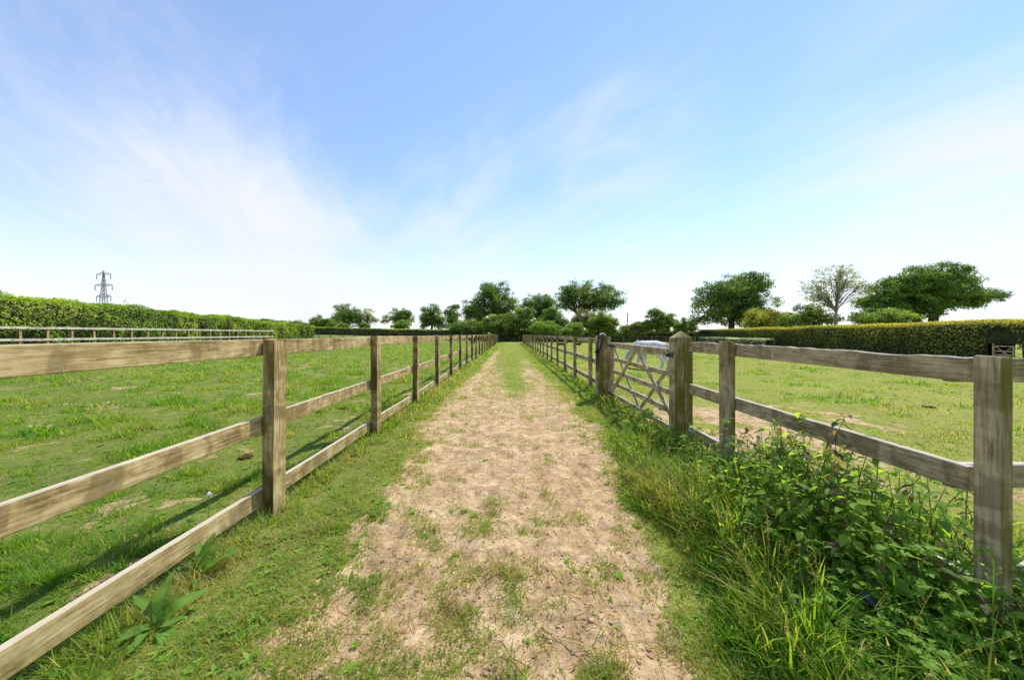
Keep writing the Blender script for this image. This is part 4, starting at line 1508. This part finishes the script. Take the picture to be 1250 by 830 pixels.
def seeding_stems():
    r = np.random.default_rng(21)
    A = Acc()
    n = 0
    while n < 150:
        x = r.uniform(.85, 1.75); y = r.uniform(.95, 3.6)
        if x < tall_edge(np.array([y]))[0] + .10: continue
        h = r.uniform(.22, .50); a = r.uniform(0, 6.28); l = r.uniform(.05, .4) * h
        b = np.array([x, y, th(x, y)])
        p = lambda t: b + np.array([math.cos(a) * l * t * t, math.sin(a) * l * t * t, h * t])
        tn = r.uniform(.05, .4)
        A.tube([p(0), p(.4), p(.75), p(1)], [.0016, .0013, .001, .0006], 4, tint=tn)
        m = 22
        t = r.uniform(.70, 1.0, m)
        C = np.array([p(q) for q in t]) + r.normal(0, .006, (m, 3)) * (1.25 - t)[:, None] * 2.2
        V, Q = leaf_cards(C, r.normal(size=(m, 3)), np.full(m, .008), .35, r)
        A.add(V, Q, None, np.full(len(V), np.clip(tn - .03 + r.normal(0, .05), 0, 1)))
        n += 1
    tag(link('seeding_grass', A.mesh('seeding_grass'), M['grass']), 'thin seeding grass stems rising from the near right verge', 'grass', kind='stuff')


seeding_stems()


# --- dry straw stems lying on the soil
def straw():
    r = np.random.default_rng(5)
    x, y, d = polar_points(5200, 1.0, 14, R(60), r)
    k = (x > -4) & (x < 1.6) & (r.random(len(x)) < np.clip(bare(x, y) + .12, 0, 1))
    x, y, d = x[k], y[k], d[k]
    n = len(x)
    a = r.uniform(0, 6.283, n); l = r.uniform(.02, .13, n) * np.maximum(1, d / 6); wd = r.uniform(.0016, .0034, n) * np.maximum(1, d / 3)
    dx, dy = np.cos(a) * l / 2, np.sin(a) * l / 2
    nx, ny = -np.sin(a) * wd / 2, np.cos(a) * wd / 2
    V = np.empty((n, 4, 3))
    for i, (sx, sw) in enumerate(((-1, -1), (1, -1), (1, 1), (-1, 1))):
        X = x + dx * sx + nx * sw; Y = y + dy * sx + ny * sw
        V[:, i] = np.stack([X, Y, terrain(X, Y) + .006 + .010 * (sx > 0) * r.random(n)], 1)
    me = mesh_np('straw', V.reshape(-1, 3), np.arange(n * 4).reshape(n, 4), None, {'tint': np.repeat(np.clip(r.normal(.05, .06, n), 0, .2), 4)})
    tag(link('straw', me, M['grass']), 'dry straw stems scattered on the path', 'straw', kind='stuff')


straw()


def crumbs():
    r = np.random.default_rng(6)
    x, y, d = polar_points(30000, .95, 9, R(62), r)
    k = (x > -5) & (x < 1.3) & (r.random(len(x)) < bare(x, y) ** 2)
    x, y, d = x[k], y[k], d[k]
    n = len(x)
    s = (.002 + .009 * r.random(n) ** 7) * np.maximum(1, d / 5)
    base = np.array([(1, 0, 0), (0, 1, 0), (-1, 0, 0), (0, -1, 0), (0, 0, .8), (0, 0, -.8)], float)
    B = base[None] * s[:, None, None] * r.uniform(.6, 1.3, (n, 6, 1))
    ca, sa = np.cos(r.uniform(0, 6.28, n)), np.sin(r.uniform(0, 6.28, n))
    X = B[..., 0] * ca[:, None] - B[..., 1] * sa[:, None]; Y = B[..., 0] * sa[:, None] + B[..., 1] * ca[:, None]
    V = np.stack([X + x[:, None], Y + y[:, None], B[..., 2] + (terrain(x, y) + s * .25)[:, None]], 2)
    f = np.array([(0, 1, 4), (1, 2, 4), (2, 3, 4), (3, 0, 4), (1, 0, 5), (2, 1, 5), (3, 2, 5), (0, 3, 5)])
    T = (f[None] + (np.arange(n) * 6)[:, None, None]).reshape(-1, 3)
    me = mesh_np('soil_crumbs', V.reshape(-1, 3), None, T, None, True)
    m, t, out = new_mat('soil_crumb')
    g = t.node('ShaderNodeNewGeometry')
    c = t.ramp(t.noise(g.outputs['Position'], 22, 3), [(.3, (.30, .19, .10)), (.5, (.45, .31, .18)), (.7, (.60, .44, .28))])
    p = principled(t, c, .95, .05)
    t.l.new(p.outputs[0], out.inputs[0])
    tag(link('soil_crumbs', me, m), 'loose crumbs of dry soil on the path', 'soil', kind='stuff')


crumbs()


# --- nettles
def leaf_shape(n_seg, length, width, serr, fold, droop, ex=.62, pw=.9):
    """one ovate toothed leaf along +x, as left and right halves"""
    V = []; Q = []
    for i in range(n_seg + 1):
        t = i / n_seg
        wv = width * (math.sin(math.pi * t ** ex) ** pw if 0 < t < 1 else 0.0)
        if 0 < i < n_seg: wv *= 1 + (serr if i % 2 else -serr)
        x = length * t; z = -droop * length * t * t
        V += [(x, -wv / 2, z + fold * wv), (x, 0, z), (x, wv / 2, z + fold * wv)]
    for i in range(n_seg):
        a = i * 3
        Q += [(a, a + 3, a + 4, a + 1), (a + 1, a + 4, a + 5, a + 2)]
    return np.array(V), np.array(Q)


def rotz(V, a):
    c, s = math.cos(a), math.sin(a)
    return np.stack([V[:, 0] * c - V[:, 1] * s, V[:, 0] * s + V[:, 1] * c, V[:, 2]], 1)


def roty(V, a):
    c, s = math.cos(a), math.sin(a)
    return np.stack([V[:, 0] * c + V[:, 2] * s, V[:, 1], -V[:, 0] * s + V[:, 2] * c], 1)


def rotx(V, a):
    c, s = math.cos(a), math.sin(a)
    return np.stack([V[:, 0], V[:, 1] * c - V[:, 2] * s, V[:, 1] * s + V[:, 2] * c], 1)


def nettle_plant(r, h, A, base, purple):
    lean = r.uniform(0, .34); la = r.uniform(0, 6.28)
    def at(t): return base + np.array([math.cos(la) * lean * h * t * t, math.sin(la) * lean * h * t * t, h * t])
    A.tube([at(t) for t in (0, .35, .7, 1.0)], [.0040, .0034, .0026, .0014], 5, tint=.12 if purple else .42)
    nn = max(4, int(h / .062))
    a0 = r.uniform(0, 3.14)
    for k in range(nn):
        t = .18 + .83 * (k + .5) / (nn - .5)
        f = max(.62 if not purple else .4, 1 - abs(t - .55) * 1.05)
        L = (.021 + .032 * f) * r.uniform(.6, 1.35) * (1.15 if h > .4 else 1)
        for s in (0, 1):
            V, Q = leaf_shape(10, L, L * .58, .13, .14, r.uniform(.15, .5))
            V = rotx(V, r.normal(0, .25))
            V = roty(V, r.uniform(-.25, .55) + (.5 if purple and t > .8 else 0))
            V = rotz(V, a0 + k * 1.57 + s * 3.14 + r.normal(0, .2))
            q = at(t)
            tn = np.clip(r.normal(.72, .25), .25, 1) if r.random() > .06 else r.uniform(.05, .25)
            if r.random() < .06: continue
            if purple and t > .75: tn = r.uniform(.0, .16)
            st = rotz(np.array([[.02, 0, 0]]), a0 + k * 1.57 + s * 3.14)[0]
            A.add(V + q + st, Q, None, np.full(len(V), tn))
    for k in range(5):                                  # small terminal leaves
        L = r.uniform(.014, .030)
        V, Q = leaf_shape(8, L, L * .5, .12, .14, .35)
        V = roty(V, r.uniform(-.7, .3)); V = rotz(V, r.uniform(0, 6.28))
        A.add(V + at(r.uniform(.93, 1.0)), Q, None, np.full(len(V), r.uniform(.0, .16) if purple else r.uniform(.5, 1)))
    if purple or r.random() < .35:                      # flower tassels
        for k in range(5):
            t = r.uniform(.7, .98); q = at(t); a = r.uniform(0, 6.28); l = r.uniform(.03, .06)
            e = q + np.array([math.cos(a) * l, math.sin(a) * l, -l * .7])
            A.tube([q, (q + e) / 2 + np.array([0, 0, .01]), e], [.002, .0035, .001], 4, tint=.06)


def nettles():
    r = np.random.default_rng(9)
    A = Acc()
    n = 0
    while n < 640:
        x = r.uniform(1.15, 2.55); y = r.uniform(1.36, 3.7)
        if x > 1.98 and (y > 3.1 or r.random() < .25) and not (y < 1.35): continue
        if x > 2.25 and y < 2.2 and r.random() < .3: continue
        m = sstep(x, 1.15 + .12 * math.sin(y * 3), 1.55 + .05 * y)
        if r.random() > m: continue
        if abs(x - 2.0) < .06 and abs(y - 1.36) < .08: continue
        hmax = .42 * math.exp(-((y - 2.0) / .60) ** 2) + .27
        h = hmax * r.uniform(.4, 1.2) * (.55 + .45 * sstep(x, 1.2, 1.75))
        if x > 2.05: h *= .8
        nettle_plant(r, h, A, np.array([x, y, th(x, y) - .01]), False)
        n += 1
    n = 0
    while n < 55:
        x = r.uniform(1.72, 2.3); y = r.uniform(1.14, 1.42)
        if abs(x - 2.0) < .07 and y > 1.28: continue
        nettle_plant(r, r.uniform(.20, .40), A, np.array([x, y, th(x, y) - .01]), False)
        n += 1
    for x, y, h in ((1.80, 1.98, .87), (1.84, 2.02, .80), (1.74, 2.03, .74), (1.88, 1.90, .78), (1.80, 2.78, .58), (1.83, 2.72, .62), (1.86, 2.40, .56), (1.82, 2.33, .60), (1.90, 1.75, .70), (1.70, 1.80, .62), (1.83, 2.55, .58)):
        nettle_plant(r, h, A, np.array([x, y, th(x, y) - .01]), True)
    tag(link('nettles', A.mesh('nettles'), M['nettle']), 'dense patch of stinging nettles growing through the near right fence', 'nettles', kind='stuff')


nettles()


# --- ferny low weeds in the near right corner and round the gate foot
def lobed_leaf(r, A, base, size, a, tint):
    """a cut leaf: stalk with paired toothed leaflets"""
    el = r.uniform(.25, .9)
    d = np.array([math.cos(a) * math.cos(el), math.sin(a) * math.cos(el), math.sin(el)])
    for k in range(5):
        t = .45 + .55 * k / 4
        q = base + d * size * t - np.array([0, 0, .25 * size * t * t])
        for s in ((-1, 1) if k < 4 else (0,)):
            L = size * (.50 - .28 * t) * r.uniform(.85, 1.2) * (1.3 if s == 0 else 1)
            V, Q = leaf_shape(6, L, L * .55, .28, .06, r.uniform(.1, .4))
            V = rotx(V, r.normal(0, .3)); V = roty(V, r.uniform(-.5, .25))
            V = rotz(V, a + s * (1.0 - .1 * k) + r.normal(0, .15))
            A.add(V + q, Q, None, np.full(len(V), np.clip(tint + r.normal(0, .12), 0, 1)))
    A.tube([base, base + d * size * .5 - np.array([0, 0, .06 * size]), base + d * size - np.array([0, 0, .25 * size])], [.0022, .0018, .001], 4, tint=.5)


def low_weeds():
    r = np.random.default_rng(12)
    A = Acc()
    n = 0
    while n < 1700:
        x = r.uniform(1.10, 2.5); y = r.uniform(.95, 1.50)
        if r.random() > sstep(x + (y - 1.2) * .4, 1.15, 1.45): continue
        if abs(x - 2.0) < .06 and abs(y - 1.36) < .08: continue
        hz = (.30 * fbm(x / .25, y / .25, 2, 99) + .08 * r.random() + .05) * (.6 + .4 * sstep(x, 1.2, 1.6))
        lobed_leaf(r, A, np.array([x, y, th(x, y) + hz * r.uniform(.2, 1)]), r.uniform(.045, .10), r.uniform(0, 6.28), .55)
        n += 1
    tag(link('cut_leaf_weeds', A.mesh('cut_leaf_weeds'), M['weed']), 'bright ferny weeds at the foot of the corner post', 'weeds', kind='stuff')
    A = Acc()
    for i in range(260):
        x = r.normal(1.86, .17); y = r.uniform(3.35, 6.4) if i < 190 else r.normal(6.75, .35)
        if y > 5 and r.random() < .35: continue
        if x > 2.12: continue
        hz = .30 * math.exp(-((y - 3.9) / .9) ** 2) + .10
        lobed_leaf(r, A, np.array([x, y, th(x, y) + hz * r.uniform(.1, 1)]), r.uniform(.08, .16), r.uniform(0, 6.28), .45)
    tag(link('leafy_weeds', A.mesh('leafy_weeds'), M['weed']), 'leafy weeds along the bottom bar of the five bar gate', 'weeds', kind='stuff')
    # flat rosettes on the trodden verge
    A = Acc()
    x, y, d = polar_points(3200, 1.1, 9, R(60), r)
    for xx, yy in zip(x, y):
        if xx > 1.0 and yy < 3.4: continue
        if not (-1.9 < xx < 1.6): 
            if r.random() < .4: continue
        if r.random() < float(bare(np.array([xx]), np.array([yy]))[0]) * .9: continue
        if abs(xx) < .9 and r.random() < .85: continue
        a0 = r.uniform(0, 6.28); z = th(xx, yy) + .006
        nl = r.integers(5, 9); L0 = r.uniform(.014, .042)
        for k in range(nl):
            V, Q = leaf_shape(5, L0 * r.uniform(.7, 1.2), L0 * .42, .08, .12, .1)
            V = roty(V, r.uniform(-.5, .0)); V = rotz(V, a0 + k * 6.28 / nl + r.normal(0, .2))
            A.add(V + np.array([xx, yy, z]), Q, None, np.full(len(V), np.clip(r.normal(.6, .2), 0, 1)))
    tag(link('rosette_weeds', A.mesh('rosette_weeds'), M['weed']), 'small flat weeds among the grass beside the path', 'weeds', kind='stuff')


low_weeds()


# --- two dock plants under the left bottom rail
def dock(xp, yp, spec, lab, seed):
    r = np.random.default_rng(seed)
    root = empty('dock_plant', (xp, yp, th(xp, yp)))
    root.scale = (.86, .86, .86)
    tag(root, lab, 'dock plant', 'dock plants under the left fence')
    for (a, el, L, wdt, dr) in spec:
        V, Q = leaf_shape(16, L * .92, L * wdt * 1.15, .035, .14, dr * 1.7 + .15, .9, .62)
        V[:, 1] += .05 * L * np.sin(V[:, 0] / L * 4 + r.uniform(0, 6))
        V[:, 2] += .008 * np.sin(V[:, 0] * 60 + r.uniform(0, 6)) * np.abs(V[:, 1]) / max(1e-4, L * wdt) * 2
        V[:, 0] += .02
        V = rotx(V, r.normal(0, .25)); V = roty(V, -el); V = rotz(V, a)
        tn = np.full(len(V), r.uniform(.1, .6)); tn[1::3] += .4; tn += .5 * (fbm(V[:, 0] / .02, V[:, 1] / .02, 2, seed) - .5)
        me = mesh_np('leaf', V, Q, None, {'tint': np.clip(tn, 0, 1)}, True)
        link('leaf', me, M['dock'], root)


dock(px(188, 1.52), 1.52, [(R(100), 1.25, .26, .20, .10), (R(150), 1.05, .22, .22, .25), (R(40), .85, .22, .26, .25), (R(60), 1.2, .17, .30, .1), (R(-20), .25, .24, .27, .10),
                         (R(-75), .75, .15, .3, .3), (R(-110), .9, .13, .3, .3), (R(200), .6, .16, .28, .3), (R(10), .7, .14, .3, .2), (R(-140), .5, .14, .3, .2)],
     'broad leaved dock plant nearest the bottom edge under the left fence', 31)
dock(px(243, 1.86), 1.86, [(R(95), 1.35, .26, .22, .05), (R(120), 1.2, .22, .24, .1), (R(20), .95, .26, .24, .15), (R(80), 1.1, .2, .26, .1), (R(60), .75, .22, .28, .2), (R(170), .8, .17, .3, .3), (R(-60), .7, .14, .3, .3)],
     'upright dock plant beside the bottom rail closer to the nearest left post', 32)


# --- dandelion clocks and daisies in the paddock edge
def dandelion(x, y, h, lab, seed):
    root = empty('dandelion_clock', (x, y, th(x, y)))
    tag(root, lab, 'flower', 'dandelion clocks by the left fence')
    A = Acc(); A.tube([(0, 0, 0), (.01, 0, h * .5), (.0, .01, h)], [.002, .0018, .0016], 5, .4)
    link('stem', A.mesh('stem'), M['dock'], root)
    r = np.random.default_rng(seed)
    n = 90
    u = r.normal(size=(n, 3)); u /= np.linalg.norm(u, axis=1, keepdims=True)
    V, Q = leaf_cards(np.array([0, .01, h + .004]) + u * .016, u, np.full(n, .010), .9, r)
    link('seed_head', mesh_np('seed_head', V, Q), M['flower'], root)


dandelion(px(254, 2.45), 2.45, .17, 'white dandelion clock just behind the bottom left rail', 1)
dandelion(px(360, 3.05), 3.05, .12, 'pale dandelion clock in the verge right of the nearest left post', 2)


# --- shepherd's purse spike beside the corner post
def purse():
    x, y = px(1212, 1.22), 1.22
    A = Acc(); A.tube([(0, 0, 0), (0, 0, .30), (.004, 0, .50)], [.003, .0025, .0015], 5, .7)
    r = np.random.default_rng(3)
    for k in range(17):
        z = .26 + .235 * k / 17; a = k * 2.4; l = .032 * (1.1 - .5 * k / 17)
        e = np.array([math.cos(a) * l, math.sin(a) * l, z + l * .45])
        A.tube([(0, 0, z), e], [.0009, .0008], 4, .8)
        V, Q = leaf_cards(e[None] + np.array([[0, 0, .004]]), np.array([[math.sin(a), -math.cos(a), .3]]), np.array([.012]), .8, r)
        A.add(V, Q, None, np.full(4, .9))
    o = link('wild_flower', A.mesh('wild_flower'), M['weed'], None, (x, y, th(x, y)))
    tag(o, 'slender seed spike with small side pods in front of the corner post', 'wild flower')


purse()


def old_pipe():
    x, y = px(1073, 1.36), 1.36
    root = empty('rubber_pipe', (x, y, th(x, y) + .18))
    tag(root, 'bent black rubber pipe lying in the weeds near the right corner', 'pipe')
    A = Acc(); A.tube([(-.02, .05, .06), (-.01, .0, .03), (.02, -.03, 0), (.07, -.06, -.03)], [.017] * 4, 8)
    link('long_arm', A.mesh('long_arm', True), M['rubber'], root)
    A = Acc(); A.tube([(0, -.01, .02), (.05, .0, .022), (.10, .01, .012)], [.015, .016, .016], 8)
    link('short_arm', A.mesh('short_arm', True), M['rubber'], root)


old_pipe()
